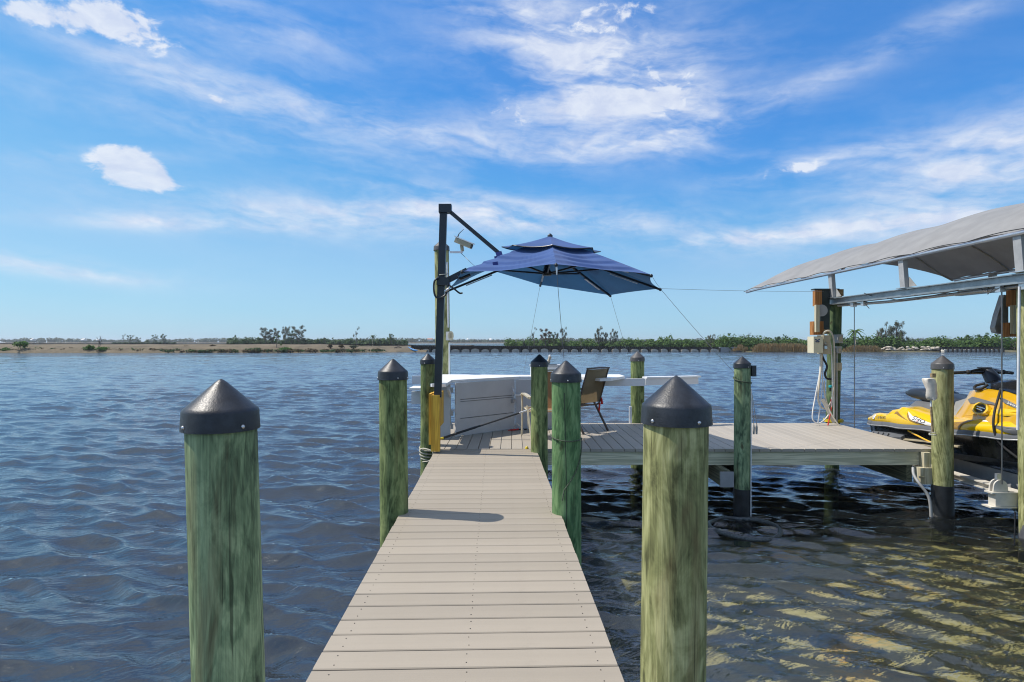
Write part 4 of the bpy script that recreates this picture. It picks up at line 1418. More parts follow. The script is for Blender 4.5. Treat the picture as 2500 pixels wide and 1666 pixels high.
# box on the bar
bx = thing('storage_box', (.55, 9.4, .79), 'white and grey box standing on the bar counter behind the pilings', 'box')
MB().box(.29, .76, 9.22, 9.58, .792, .935).build('body', M['white'], bx)
MB().box(.28, .77, 9.21, 9.59, .937, .958).build('lid', M['grey'], bx)
MB().box(.40, .70, 9.28, 9.5, .960, .966).build('handle', M['black'], bx)
orn = P(1339, 889, 9.35)
on = thing('ornament', orn, 'small speckled ornament standing on the white box', 'ornament')
MB().tube(spline([orn, orn + Vector((.005, 0, .05)), orn + Vector((.02, 0, .09)), orn + Vector((.022, 0, .12))], 4), [.012, .018, .024, .026, .024, .022, .02, .02, .022, .026, .026, .022, .012], 8).build('body', M['rock'], on, 60)
MB().ball(orn + Vector((.022, 0, .125)), (.022, .022, .02), 8, 5).build('top', M['white'], on, 60)

# ------------------------------------------------------------------ chairs (built facing -x)


def chair(label, frame, armm, slm, loc, rz, red=False):
    root = thing('patio_chair', (0, 0, 0), label, 'chair', 'sling chairs at the bar counter')
    for sy in (-1, 1):
        y = sy * .27
        MB().tube(spline([(-.29, y, 0), (-.25, y, .36), (-.27, y, .53), (-.21, y, .605), (.0, y, .60), (.22, y, .575)], 5), .013, 8).build('arm', armm, root, 60)
        g = MB()
        g.loft([[(x, y - .028, z - .008), (x, y + .028, z - .008), (x, y + .028, z + .012), (x, y - .028, z + .012)] for x, z in ((-.25, .585), (-.2, .612), (-.05, .612), (.1, .598), (.2, .586))]).build('armrest', armm, root, 60)
        MB().bar((.04, y, .46), (.33, y, 0), .020, .028).build('leg', frame, root)
        MB().tube(spline([(-.27, sy * .235, .40), (.0, sy * .235, .375), (.17, sy * .235, .41), (.22, sy * .235, .52), (.37, sy * .235, .97)], 5), .012, 8).build('side_rail', frame, root, 60)
    MB().tube([(.372, -.25, .968), (.378, 0, .975), (.372, .25, .968)], .013, 8).build('top_rail', frame, root, 60)
    MB().tube([(-.27, -.235, .40), (-.27, .235, .40)], .011, 8).build('front_rail', frame, root, 60)
    MB().tube([(.17, -.235, .40), (.17, .235, .40)], .011, 8).build('rear_rail', frame, root, 60)
    g = MB()
    pr = spline([(-.26, 0, .405), (.0, 0, .378), (.15, 0, .405)], 5)
    g.loft([[(p.x, y, p.z - .02 * (1 - (y / .23) ** 2)) for y in (-.23, -.12, 0, .12, .23)] for p in pr], False, False)
    g.build('seat', slm, root, 60)
    g = MB()
    pr = spline([(.19, 0, .44), (.225, 0, .53), (.29, 0, .75), (.365, 0, .955)], 5)
    g.loft([[(p.x + .025 * (1 - (y / .23) ** 2), y, p.z) for y in (-.23, -.12, 0, .12, .23)] for p in pr], False, False)
    g.build('backrest', slm, root, 60)
    if red:
        g = MB()
        g.bar((.21, .255, .50), (.235, .25, .40), .035, .012, (0, 1, 0)).bar((.19, .25, .42), (.155, .27, .27), .028, .01, (0, 1, 0))
        o = g.build('tag', M['red'], root)
        o['label'] = 'red strap tied to the frame'
    root.location = loc
    root.rotation_euler = (0, 0, rz)
    root.scale = (1, 1, .965)
    return root


chair('tan sling chair with sand coloured arms tucked behind the green pilings', M['sand_arm'], M['sand_arm'], M['slingorange'], (.46, 8.22, 0.002), R(-78.5))
chair('dark framed brown mesh chair with a red strap, right of the bright green piling', M['bronze'], M['bronze'], M['sling'], (1.0, 8.90, 0.002), R(-48), True)

# pole leaning from the deck to the chair
p0, p1 = P(1068, 1074, 8.02), P(1300, 998, 8.10)
bh = thing('boat_hook', p0, 'black telescopic boat hook with a yellow tip leaning from deck to chair', 'boat hook')
MB().tube([p0.lerp(p1, .06), p0.lerp(p1, .40), p0.lerp(p1, .401), p0.lerp(p1, .86)], [.016, .016, .013, .013], 10).build('pole', M['black'], bh, 60)
MB().tube([p0 + Vector((0, 0, .012)), p0.lerp(p1, .05), p0.lerp(p1, .065)], [.012, .019, .019], 10).build('tip', M['yellow'], bh, 60)
MB().tube([p0.lerp(p1, .86), p1], .012, 10).build('grip', M['alu'], bh, 60)
q = P(1240, 1052, 8.85)
sn = thing('pliers', q, 'red handled pliers lying on the dock at the foot of the counter', 'pliers')
MB().tube([q, q + Vector((.16, .03, .02))], .012, 6).build('handle', M['red'], sn)
MB().tube([q + Vector((.03, .05, .005)), q + Vector((.28, .08, .01))], .012, 6).build('jaw', M['rubber'], sn)
tag(MB().tube(spline([P(1254, 1050, 8.9), P(1262, 1035, 8.8), P(1280, 1052, 8.9), P(1312, 1062, 8.5), P(1345, 1060, 8.5)], 6), .008, 6).build('cord', M['hosewhite'], None, 60), 'white cord trailing along the dock under the tan chair', 'cord')
tag(MB().tube(spline([P(1290, 1016, 8.6), P(1288, 1034, 8.6), P(1294, 1052, 8.6), P(1304, 1060, 8.6)], 6), .006, 6).build('cord', M['ropepale'], None, 60), 'thin pale cord hanging beneath the tan chair', 'cord')
q = P(1286, 1097, 7.36)
tag(MB().lathe([(.022, .001), (.020, .014), (.008, .03), (.003, .034)], (q.x, q.y), 10).build('marker', M['yellow'], None, 50), 'small yellow marker cone on the edge of the dock boards', 'marker')

# ------------------------------------------------------------------ yellow bracket and umbrella
br = thing('umbrella_bracket', (-.9, 7.15, 0), 'yellow stained timber bracket bolted to the slim mossy piling', 'bracket')
MB().box(-.955, -.855, 7.04, 7.135, .022, .688).build('block', M['amber'], br)
MB().box(-.985, -.957, 7.06, 7.30, .10, .70).build('side_board', M['amber'], br)
MB().box(-.965, -.86, 7.14, 7.52, .30, .705).build('backing_block', M['amber'], br)
um = thing('cantilever_umbrella', (-.885, 7.16, .69), 'navy cantilever umbrella on a black mast tied down with thin lines', 'umbrella')
mb, mt = Vector((-.882, 7.09, .66)), Vector((-.816, 7.13, 2.925))
MB().bar(mb, mt, .062, .085, (1, 0, 0)).build('mast', M['black'], um)
MB().bar(mt + Vector((.02, 0, -.07)), mt + Vector((.02, 0, .03)), .11, .15, (1, 0, 0)).build('mast_cap', M['black'], um)
CEN = Vector((.485, 7.6, 2.665))
tips = [P(1358, 645, 6.05), P(1590, 671, 6.4), P(1612, 705, 7.5), P(1490, 721, 8.8), P(1319, 696, 9.2), P(1168, 652, 8.7), P(1087, 711, 7.55), P(1128, 662, 6.6)]
hub = P(1336, 668, 7.6)



def hem(i, t):
    a, b = tips[i % 8], tips[(i + 1) % 8]
    p = a.lerp(b, t)
    inw = Vector((CEN.x, CEN.y, p.z)) - p
    q = p + inw * ((.06 if i % 8 in (0, 4, 5, 6, 7) else .16) * t * (1 - t))
    q.z -= (.10 if i % 8 == 7 else .03 if i % 8 == 0 else 0) * t * (1 - t)
    return q


def canopy_pt(i, t, k):
    """k from 0 at the crown to 1 at the hem"""
    h = hem(i, t)
    c = CEN + Vector((0, 0, -.025))
    p = c.lerp(h, k)
    p.z -= .12 * t * (1 - t) * math.sin(math.pi * min(k, 1)) * 1.1
    p.z += .012 * math.sin(math.pi * k)
    if i in (0, 7, 6):                                  # slack panels hang in folds
        ph = k * 6.4 + .35 * math.sin(t * 2.6 + i * 1.7) + .12 * math.sin(t * 9 + i)
        saw = ph - math.floor(ph)
        amp = (.017 if i != 6 else .010) * min(1, max(0, (k - .40) / .2)) * (.55 + .45 * math.sin(math.pi * t))
        p.z += amp * ((saw / .86 if saw < .86 else (1 - saw) / .14) - .5) * 2
    return p


g = MB()
NK, NTt = 110, 14
cols_ = []
for i in range(8):
    for j in range(NTt):
        cols_.append([canopy_pt(i, j / NTt, .22 + .78 * k / NK) for k in range(NK + 1)])
g.loft(cols_ + [cols_[0]], False, False)
g.build('canopy', M['navy'], um, 50)
g = MB()
cols_ = []
for i in range(8):
    for j in range(8):
        col = []
        for k in range(9):
            kk = k / 8
            h = hem(i, j / 8)
            d = Vector((h.x - CEN.x, h.y - CEN.y, 0)) * .46
            zz = CEN.z - .165 * kk - .015 * math.sin(math.pi * j / 8) * kk - .018 * math.sin(kk * math.pi)
            tilt = (-.03 * d.normalized().x + .065 * d.normalized().y) * kk
            col.append(Vector((CEN.x, CEN.y, 0)) + d * kk + Vector((0, 0, zz + tilt)))
        cols_.append(col)
g.loft(cols_ + [cols_[0]], False, False)
g.build('vent_canopy', M['navy'], um, 50)
rimp = [c[-1] + Vector((0, 0, -.004)) for c in cols_] + [cols_[0][-1]]
MB().tube(rimp, .008, 6).build('vent_rim', M['black'], um, 60)
MB().lathe([(.03, CEN.z - .03), (.035, CEN.z + .005), (.012, CEN.z + .03), (.002, CEN.z + .032)], (CEN.x, CEN.y), 12).build('finial', M['black'], um, 50)
for i, tp in enumerate(tips):
    st = CEN + (hub - CEN) * .35
    en = tp + Vector((0, 0, -.012))
    md = st.lerp(en, .5) + Vector((0, 0, -.005))
    rb = MB().bar(st, md, .020, .028).bar(md, en, .020, .026).build('rib', M['black'], um)
    MB().bar(hub + (Vector((tp.x, tp.y, hub.z)) - hub).normalized() * .05, st.lerp(en, .45) + Vector((0, 0, -.025)), .016, .02).build('strut', M['black'], rb)
    s0, s1 = st.lerp(en, .55), st.lerp(en, .80)
    MB().bar(s0 + Vector((0, 0, -.030)), s1 + Vector((0, 0, -.028)), .024, .012).build('sleeve', M['alu'], rb)
    MB().ball(en, .020, 8, 5).build('tip', M['black'], rb, 60)
MB().lathe([(.05, hub.z - .03), (.06, hub.z - .01), (.06, hub.z + .02), (.03, hub.z + .05), (.02, CEN.z - .04)], (hub.x, hub.y), 16).build('hub', M['black'], um, 50)
st = P(1219, 619, 7.25)
MB().bar(mt + Vector((.06, 0, -.04)), st, .030, .042).build('upper_arm', M['black'], um)
for k, (x, y, d, wd, hh) in enumerate([(1221, 622, 7.15, .075, .035), (1217, 632, 7.0, .065, .05), (1213, 647, 6.75, .06, .07)]):
    q = P(x, y, d)
    MB().bar(q + Vector((-.02, -.02, .03)), q + Vector((.0, -.045, -hh)), wd, .006, (0, 1, 0)).build('dark_strip', M['navydark'], um)  # dark blue strips laid on the canopy below the upper arm
sl = P(1085, 686, 7.12)
MB().bar(sl + Vector((-.01, -.02, -.06)), sl + Vector((-.005, -.02, .035)), .125, .15, (1, 0, 0)).build('slider', M['black'], um)
MB().bar(sl + Vector((.03, -.01, .0)), P(1140, 661, 7.15), .05, .07).bar(P(1140, 661, 7.15), CEN + Vector((0, 0, -.22)), .035, .05).build('lower_arm', M['black'], um)
MB().tube(spline([sl + Vector((-.05, -.10, .03)), sl + Vector((-.105, -.12, -.02)), sl + Vector((-.105, -.12, -.16)), sl + Vector((-.06, -.12, -.215)), sl + Vector((.03, -.11, -.17)), sl + Vector((.05, -.09, -.05))], 5), .011, 8).build('crank', M['black'], um, 60)
MB().tube(spline([sl + Vector((.05, -.08, -.05)), sl + Vector((.12, -.1, -.10)), sl + Vector((.19, -.1, -.155)), sl + Vector((.225, -.1, -.15))], 5), .010, 8).build('lever', M['black'], um, 60)
MB().tube([P(1115, 675, 6.9), P(1125, 681, 6.9), P(1148, 671, 6.9)], [.012, .018, .018], 8).build('tilt_handle', M['black'], um, 60)
MB().tube([P(1086, 712, 7.0), P(1096, 705, 7.0)], .016, 8).build('end_grip', M['alu'], um, 60)
MB().tube(coil(sl.x - .01, sl.y, .058, sl.z + .075, sl.z + .10, 150, 390, 16), .006, 6).build('tie', M['ropepale'], um, 60)

lines = [
    (tips[4], P(1278, 912, 9.3), 'thin line from the far left umbrella rib down to the counter', .0028),
    (tips[0] + Vector((0, 0, -.02)), P(1377, 876, 6.7), 'double pale line hanging from the nearest umbrella rib', .0036),
    (tips[3], P(1538, 884, 9.72), 'thin line from the far right umbrella rib to the back piling', .0028),
    (tips[2], P(1794, 912, 7.05), 'dark line sloping from the right umbrella rib to the slim piling', .0034),
    (tips[2], P(2020, 712, 9.75), 'long nearly level line from umbrella to the electrical lift piling', .0028),
    (tips[1], tips[2] + Vector((.0, -.02, .0)), 'short line along the right end of the umbrella hem', .0026)]
for a, b, lb, r_ in lines:
    pts = [a.lerp(b, t) - Vector((0, 0, .012 * math.sin(math.pi * t))) for t in np.linspace(0, 1, 9)]
    tag(MB().tube(pts, r_ * .78, 5).build('guy_line', M['cord'], None, 60), lb, 'line', 'guy lines holding the umbrella')
q = tips[0]
MB().tube([q + Vector((0, 0, .0)), q + Vector((.005, 0, -.05)), q + Vector((.006, 0, -.11))], [.006, .011, .006], 8).build('rib_clip', M['alu'], um, 60)

# ------------------------------------------------------------------ security camera and junction box on the tall piling
cp = P(1132, 594, 9.7)
sc = thing('security_camera', cp, 'beige bullet security camera with hood on a bracket beside the tall piling', 'security camera')
d_ = Vector((.30, -.10, -.135)).normalized()
MB().bar(cp - d_ * .15, cp + d_ * .15, .085, .085).build('body', M['tanbox'], sc)
MB().bar(cp - d_ * .16 + Vector((0, 0, .055)), cp + d_ * .19 + Vector((0, 0, .055)), .105, .014).build('hood', M['white'], sc)
MB().bar(cp + d_ * .151, cp + d_ * .16, .06, .06).build('lens', M['glassd'], sc)
MB().tube([cp - d_ * .04 + Vector((0, 0, -.04)), cp + Vector((-.02, 0, -.13))], .028, 10).build('swivel', M['tanbox'], sc, 60)
MB().bar(P(1098, 616, 9.7), P(1130, 616, 9.7), .03, .03).build('bracket', M['white'], sc)
MB().tube([cp - d_ * .12 + Vector((0, 0, .05)), cp - d_ * .11 + Vector((.02, 0, .12)), cp - d_ * .03 + Vector((.03, 0, .22))], [.012, .007, .003], 6).build('antenna', M['black'], sc)
MB().tube(spline([P(1125, 618, 9.7), P(1138, 630, 9.65), P(1150, 642, 9.4), P(1165, 655, 8.6)], 5), .004, 5).build('cable', M['black'], sc)
jb = P(1099, 820, 9.68)
jx = thing('junction_box', jb, 'cream weatherproof outlet box on the conduit of the tall piling', 'junction box')
MB().box(jb.x - .06, jb.x + .02, jb.y - .06, jb.y + .04, jb.z - .075, jb.z + .065).build('back_box', M['white'], jx)
g = MB()
g.loft([[(jb.x + .02 + .045 * math.cos(t), yy, jb.z + .075 * math.sin(t)) for t in np.linspace(0, 6.283, 13)[:-1]] for yy in (jb.y - .10, jb.y - .055)])
g.build('cover', M['beige'], jx, 50)
MB().box(jb.x + .0, jb.x + .035, jb.y - .112, jb.y - .101, jb.z - .035, jb.z + .04).build('window', M['tanbox'], jx)
tag(MB().tube([P(1097, 800, 9.70) + Vector((-.015, 0, .0)), P(1096, 640, 9.72) + Vector((-.03, 0, 0))], .013, 8).build('conduit', M['pvcwhite'], None, 60), 'white conduit above the cream outlet box on the tall piling', 'conduit')
tag(MB().tube([P(1097, 836, 9.70), P(1097, 917, 9.70)], .013, 8).build('conduit', M['pvcwhite'], None, 60), 'white conduit from the cream outlet box down to the counter', 'conduit')

# ------------------------------------------------------------------ boat lift
lift = thing('boat_lift', (6.4, 8, -.4), 'galvanised boat lift with overhead beams and white cradle holding the jet ski', 'boat lift')


def ibeam(p, q, wd, ht, tf, tw_):
    g = MB()
    up = Vector((0, 0, 1))
    p, q = Vector(p), Vector(q)
    g.bar(p + up * (ht / 2 - tf / 2), q + up * (ht / 2 - tf / 2), wd, tf)
    g.bar(p - up * (ht / 2 - tf / 2), q - up * (ht / 2 - tf / 2), wd, tf)
    g.bar(p, q, tw_, ht - 2 * tf - .002)
    return g


ibeam((5.22, 10.02, 1.972), (5.22, 5.0, 1.962), .11, .105, .012, .020).build('top_beam', M['galv'], lift)
ibeam((7.7, 10.3, 2.16), (7.7, 5.0, 2.15), .11, .105, .012, .020).build('top_beam', M['galv'], lift)
for y in (9.12, 8.85, 6.38, 6.08):
    MB().box(5.19, 5.25, y - .035, y + .035, 1.85, 1.915).build('cable_bracket', M['alu'], lift)
MB().tube([(5.22, 9.1, 1.87), (5.22, 9.1, -.20)], .006, 6).build('lift_cable', M['cable'], lift)
MB().tube([(5.22, 6.36, 1.87), (5.22, 6.36, -.20)], .0075, 6).build('lift_cable', M['cable'], lift)
MB().tube([(5.25, 9.6, 1.90), (5.25, 8.3, 1.875), (5.25, 6.9, 1.885), (5.25, 5.5, 1.90)], .02, 8).build('drive_shaft', M['alumatte'], lift, 60)
MB().tube(spline([(5.16, 8.2, 1.915), (5.15, 7.8, 1.86), (5.15, 7.2, 1.89), (5.16, 6.9, 1.915)], 5), .006, 5).build('wire', M['rubber'], lift)
MB().tube(coil(5.22, 8.72, .075, 2.03, 1.90, 180, 520, 16) + [(5.16, 8.62, 1.80)], .0055, 5).build('wire', M['rubber'], lift)
g = MB()
for k in range(3):
    g.tube(spline([(5.2, 6.62 - .1 * k, 1.91), (5.18, 6.5, 1.855 - .01 * k), (5.2, 6.3 + .06 * k, 1.91)], 5), .006, 5)
g.build('cable_loop', M['cable'], lift)
# cradle: cross beams along x, bunks along y
for y, nm in ((6.42, 0), (9.1, 1)):
    g = MB()
    g.box(5.12, 7.85, y - .055, y + .055, -.305, -.29)
    g.box(5.16, 7.85, y - .05, y + .05, -.44, -.307)
    g.box(5.10, 7.85, y - .065, y + .065, -.456, -.442)
    g.build('cross_beam', M['cream'], lift)
    for k in (-.026, .026):
        g = MB()
        pr = [(5.15, -.288), (5.31, -.288)] + [(5.23 + .075 * math.cos(t), -.235 + .075 * math.sin(t)) for t in np.linspace(0, math.pi, 9)]
        g.loft([[(x, y + k - .008, z) for x, z in pr], [(x, y + k + .008, z) for x, z in pr]])
        g.build('pulley_plate', M['cream'], lift, 40)
    MB().tube([(5.23, y - .03, -.235), (5.23, y + .03, -.235)], .045, 12).build('pulley', M['alumatte'], lift, 50)
    MB().box(5.205, 5.255, y - .018, y + .018, -.165, -.10).build('cable_clamp', M['alu'], lift)
ibeam((5.52, 9.05, -.35), (5.52, 6.48, -.35), .11, .075, .014, .03).build('side_rail', M['cream'], lift)
for x in (5.80, 6.35):
    MB().box(x - .03, x + .03, 6.0, 9.4, -.385, -.20).build('bunk', M['bunk'], lift)
    for y in (6.42, 9.1):
        MB().box(x - .05, x + .05, y - .05, y + .05, -.288, -.25).build('bunk_bracket', M['cream'], lift)

# canopy over the lift
can = thing('boat_canopy', (6.4, 9, 2.4), 'grey vinyl boat lift canopy stretched over arched bows', 'canopy')
XL, XR, ZE = 5.12, 7.78, 2.445
NU, NV = 20, 84


def can_pt(u, v):
    """u 0..1 across from the near eave to the far one, v 0..1 along from the far end"""
    yfar = 13.15 - 2.6 * min(1, max(0, u)) ** 1.1
    y = yfar + (3.2 - yfar) * v
    x = XL + (XR - XL) * u
    arch = (1 - abs(2 * u - 1) ** 1.75)
    q = (y - 3.2) / 1.52
    bow = math.cos(2 * math.pi * q)
    z = ZE + arch * (.60 + .018 * bow)
    if u < .03 or u > .97:
        z -= 0
    endd = max(0, 1 - (yfar - y) / .7)
    z -= .10 * endd ** 2 * arch + .02 * endd
    z += .007 * math.sin(y * 2.1 + u * 7) * arch
    return Vector((x, y, z))


g = MB()
g.loft([[can_pt(i / NU, j / NV) + (Vector((0, 0, .010 * math.sin((can_pt(0, j / NV).y) * 9.0))) if i in (0, NU) else Vector()) for i in range(NU + 1)][::-1] for j in range(NV + 1)], False, False)
g.build('fabric', M['vinyl'], can, 70)
for u, sgn in ((0, -1), (1, 1)):
    pts = [can_pt(u, t) + Vector((-sgn * .012, 0, -.028)) for t in np.linspace(.01, 1, 20)]
    MB().tube(pts, .024, 8).build('eave_tube', M['alu'], can, 60)
    pts = [can_pt(u, t) + Vector((sgn * .016, 0, -.008 + .022 * abs(math.sin(t * 34)))) for t in np.linspace(.0, 1, 140)]
    MB().tube(pts, .005, 5).build('bungee', M['rubber'], can)
for yb in (4.76, 6.28, 7.8, 9.32, 10.6):
    pts = []
    for i in range(17):
        u = i / 16
        yfar = 13.15 - 2.6 * u ** 1.1
        v = (yfar - min(yb, yfar - .02)) / (yfar - 3.2)
        pts.append(can_pt(u, v) + Vector((0, 0, -.03)))
    MB().tube(pts, .015, 8).build('bow', M['alumatte'], can, 60)
# stanchions between beam and eave
for y in (9.66, 7.9, 6.08):
    MB().bar((5.20, y, 2.03), (5.17, y, 2.415), .06, .10, (0, 1, 0)).build('stanchion', M['alumatte'], can)
    MB().box(5.14, 5.28, y - .09, y + .09, 2.026, 2.036).build('foot_plate', M['alu'], can)
    g = MB()
    g.loft([[(5.215, y - .06, 2.04), (5.215, y - .20, 2.04), (5.215, y - .06, 2.17)], [(5.225, y - .06, 2.04), (5.225, y - .20, 2.04), (5.225, y - .06, 2.17)]])
    g.build('gusset', M['pvc'], can)
for y in (9.6, 7.9, 6.1):
    MB().bar((7.7, y, 2.215), (7.74, y, 2.415), .06, .10, (0, 1, 0)).build('stanchion', M['alumatte'], can)


# gear boxes
def gearbox(x, y, z0, z1, w_, label):
    root = thing('gear_housing', (x, y, (z0 + z1) / 2), label, 'gear housing', 'timber gear housings on the lift pilings')
    h = z1 - z0
    MB().box(x - w_ * .20, x + w_ * .13, y - .03, y + .05, z0 + .10 * h, z1).build('back_plate', M['darkgreen'], root)
    MB().box(x - w_ * .46, x - w_ * .34, y - .13, y - .07, z0 + .06 * h, z0 + .66 * h).build('front_board', M['pale'], root)
    MB().box(x - w_ * .48, x - w_ * .13, y - .065, y + .06, z0, z0 + .30 * h).build('lower_block', M['rust'], root)
    MB().box(x - w_ * .42, x - w_ * .19, y - .068, y + .02, z0 + .64 * h, z0 + .985 * h).build('upper_block', M['rust'], root)
    MB().box(x - w_ * .12, x + w_ * .08, y - .07, y + .05, z0 + .02 * h, z0 + .12 * h).build('sill', M['tanply'], root)
    MB().tube([(x - w_ * .20 + .0, y - .075, z0 + .54 * h), (x - w_ * .20, y - .045, z0 + .54 * h)], .13 * h, 18).build('drive_wheel', M['pvc'], root, 50)
    MB().box(x - w_ * .44, x + w_ * .44, y - .06, y + .06, z1, z1 + .02).build('lid', M['darkgreen'], root)
    return root


gearbox(5.10, 9.72, 1.43, 2.16, .46, 'timber gear housing on the electrical piling at the left of the lift')
MB().box(5.23, 5.37, 9.66, 9.72, 2.06, 2.17).build('bracket_plate', M['tanply'], bpy.data.objects['gear_housing'])
gearbox(7.42, 8.72, 1.39, 2.08, .44, 'timber gear housing on the far piling seen behind the jet ski handlebar')
cvp = [(2452, 720), (2436, 770), (2429, 800), (2432, 812), (2450, 816), (2462, 800), (2462, 722)]
g = MB()
g.loft([[P(x, y, 8.9) for x, y in cvp], [P(x, y, 8.9) + Vector((.02, .12, 0)) for x, y in cvp]])
tag(g.build('motor_cover', M['alumatte']), 'grey curved motor cover hanging behind the far gear housing', 'cover')
# pipe beside the right lift piling
tag(MB().tube([P(2489, 700, 6.10), P(2487, 868, 6.10)], .012, 8).tube([P(2487, 868, 6.10), P(2484.5, 1050, 6.10)], .013, 8).build('conduit', M['pvcwhite'], None, 60), 'white conduit running up the tall lift piling at the right edge', 'conduit')
tag(MB().tube([P(2478, 1250, 6.1), P(2476, 1330, 6.1)], .007, 6).build('conduit', M['rubber'], None), 'short black tube beside the grey wrap of the right lift piling', 'tube')

# ------------------------------------------------------------------ electrical gear on the lift piling
eb = thing('electrical_box', P(2000, 842, 9.60), 'beige electrical control box with a small printed emblem on the lift piling', 'electrical box')
q0, q1 = P(1985, 822, 9.48), P(2008, 862, 9.48)
MB().box(q0.x, q1.x, 9.46, 9.66, q1.z, q0.z).build('door', M['beige'], eb)
q2, q3 = P(2009, 819, 9.52), P(2026, 865, 9.52)
MB().box(q2.x, q3.x, 9.50, 9.70, q3.z, q2.z).build('side_box', M['tanbox'], eb)
g = MB()
for x, y, wd, hh in ((1991.5, 829, 3.4, 1.8), (2000, 829, 3.4, 1.8), (1995.8, 832.2, 3.6, 2.6), (1993.2, 830.8, 3, 1.3), (1998.4, 830.8, 3, 1.3), (1995.8, 835.2, 8.5, 1.8), (1992, 834.0, 2.2, 1.6), (1999.6, 834.0, 2.2, 1.6)):
    c = P(x, y, 9.458)
    s = 9.458 / FPX
    g.box(c.x - wd * s / 2, c.x + wd * s / 2, 9.4545, 9.4595, c.z - hh * s / 2, c.z + hh * s / 2)
g.build('emblem', M['print'], eb)
g = MB().tube(spline([P(2014, 845, 9.49), P(2014, 839, 9.485), P(2018, 839, 9.485), P(2018, 845, 9.49)], 5), .006, 6)
g.box(P(2012.5, 0, 9.48).x, P(2019.5, 0, 9.48).x, 9.475, 9.499, P(0, 852, 9.48).z, P(0, 845, 9.48).z)
g.build('padlock', M['steel'], eb)
for (x0, y0, x1, y1, nm, lb) in ((2042, 817, 2055, 838, 'outlet_box', 'grey weatherproof outlet box at the top right of the electrical piling'),
                                (2041, 846, 2052, 863, 'outlet_box', 'grey box below the outlet on the electrical piling'),
                                (2041, 886, 2052, 905, 'outlet_box', 'lowest tan box on the electrical piling')):
    a, b = P(x0, y0, 9.66), P(x1, y1, 9.66)
    rt = thing(nm, (a + b) / 2, lb, 'outlet box', 'outlet boxes on the electrical piling')
    MB().box(a.x, b.x, 9.62, 9.74, b.z, a.z).build('body', M['pvc'] if y0 < 880 else M['tanbox'], rt)
    MB().box(a.x + .02, b.x - .015, 9.612, 9.619, b.z + .03, a.z - .03).build('cover', M['tanbox'], rt)
for i, x in enumerate((2036.5, 2042.5)):
    tag(MB().tube([P(x + 1, 850, 9.68), P(x, 1046, 9.68)], .014, 8).build('conduit', M['pvc'], None, 60), ('left' if i == 0 else 'right') + ' grey conduit of the pair running down the electrical piling', 'conduit')
# hoses
tag(MB().tube(spline([P(2010, 822, 9.62), P(2012, 812, 9.58), P(2022, 808, 9.56), P(2031, 815, 9.56), P(2036, 840, 9.56), P(2037, 900, 9.56), P(2035, 950, 9.55), P(2028, 985, 9.52), P(2014, 998, 9.50), P(2002, 990, 9.50), P(1997, 970, 9.52), P(1999, 945, 9.52), P(2004, 900, 9.55), P(2006, 866, 9.56)], 7), .015, 8).build('hose', M['hose'], None, 60), 'thick cream hose looped over the electrical box', 'hose')
tag(MB().tube(spline([P(2003, 864, 9.58), P(2001, 910, 9.56), P(1992, 960, 9.52), P(1984, 1005, 9.46), P(1985, 1026, 9.44), P(1998, 1034, 9.42), P(2014, 1024, 9.44), P(2026, 1006, 9.46), P(2031, 985, 9.48), P(2032, 920, 9.52), P(2029, 850, 9.54), P(2022, 818, 9.54)], 7), .010, 8).build('hose', M['hosewhite'], None, 60), 'long white hose hanging in the lowest loop from the electrical piling', 'hose')
tag(MB().tube(spline([P(2009, 870, 9.58), P(2008, 930, 9.55), P(2003, 985, 9.5), P(1997, 1034, 9.45)], 6), .009, 8).build('hose', M['hosewhite'], None, 60), 'white hose falling straight inside the loops on the electrical piling', 'hose')
tag(MB().tube(spline([P(2013, 930, 9.54), P(2012, 950, 9.52), P(2016, 975, 9.5), P(2024, 1000, 9.46), P(2036, 1022, 9.42), P(2050, 1042, 9.38)], 6), .013, 8).build('hose', M['hose'], None, 60), 'cream hose running down onto the dock beside the electrical piling', 'hose')
tag(MB().tube(spline([P(2006, 866, 9.6), P(2012, 880, 9.56), P(2019, 895, 9.54), P(2014, 912, 9.54), P(2018, 924, 9.54), P(2030, 926, 9.56)], 6), .016, 8).build('hose', M['rubber'], None, 60), 'black flexible conduit curving below the electrical box', 'hose')
tag(MB().tube(spline([P(2028, 975, 9.5), P(2030, 990, 9.48), P(2026, 1015, 9.44), P(2021, 1039, 9.40)], 5), .010, 8).build('cord', M['red'], None, 60), 'red cord hanging among the hoses on the electrical piling', 'cord')
nz = P(2027, 945, 9.5)
nzr = thing('hose_nozzle', nz, 'teal capped hose nozzle hanging among the white hoses', 'nozzle')
MB().lathe([(.022, nz.z - .012), (.028, nz.z), (.026, nz.z + .022), (.01, nz.z + .026)], (nz.x, nz.y), 12).build('cap', M['teal'], nzr, 50)
MB().lathe([(.010, nz.z - .07), (.015, nz.z - .05), (.013, nz.z - .012)], (nz.x, nz.y), 10).build('body', M['rubber'], nzr, 50)
q = P(2008, 975, 9.49)
tag(MB().bar(q, P(2036, 1032, 9.42), .05, .012, (0, 1, 0)).build('strap', M['hose']), 'flat cream strap hanging diagonally across the electrical piling', 'strap')
tag(MB().lathe([(.135, 0.004), (.15, .004), (.15, .05), (.135, .05)], (5.292, 9.83), 28, False).build('collar', M['yellow'], None, 50), 'yellow collar round the foot of the electrical piling', 'collar')
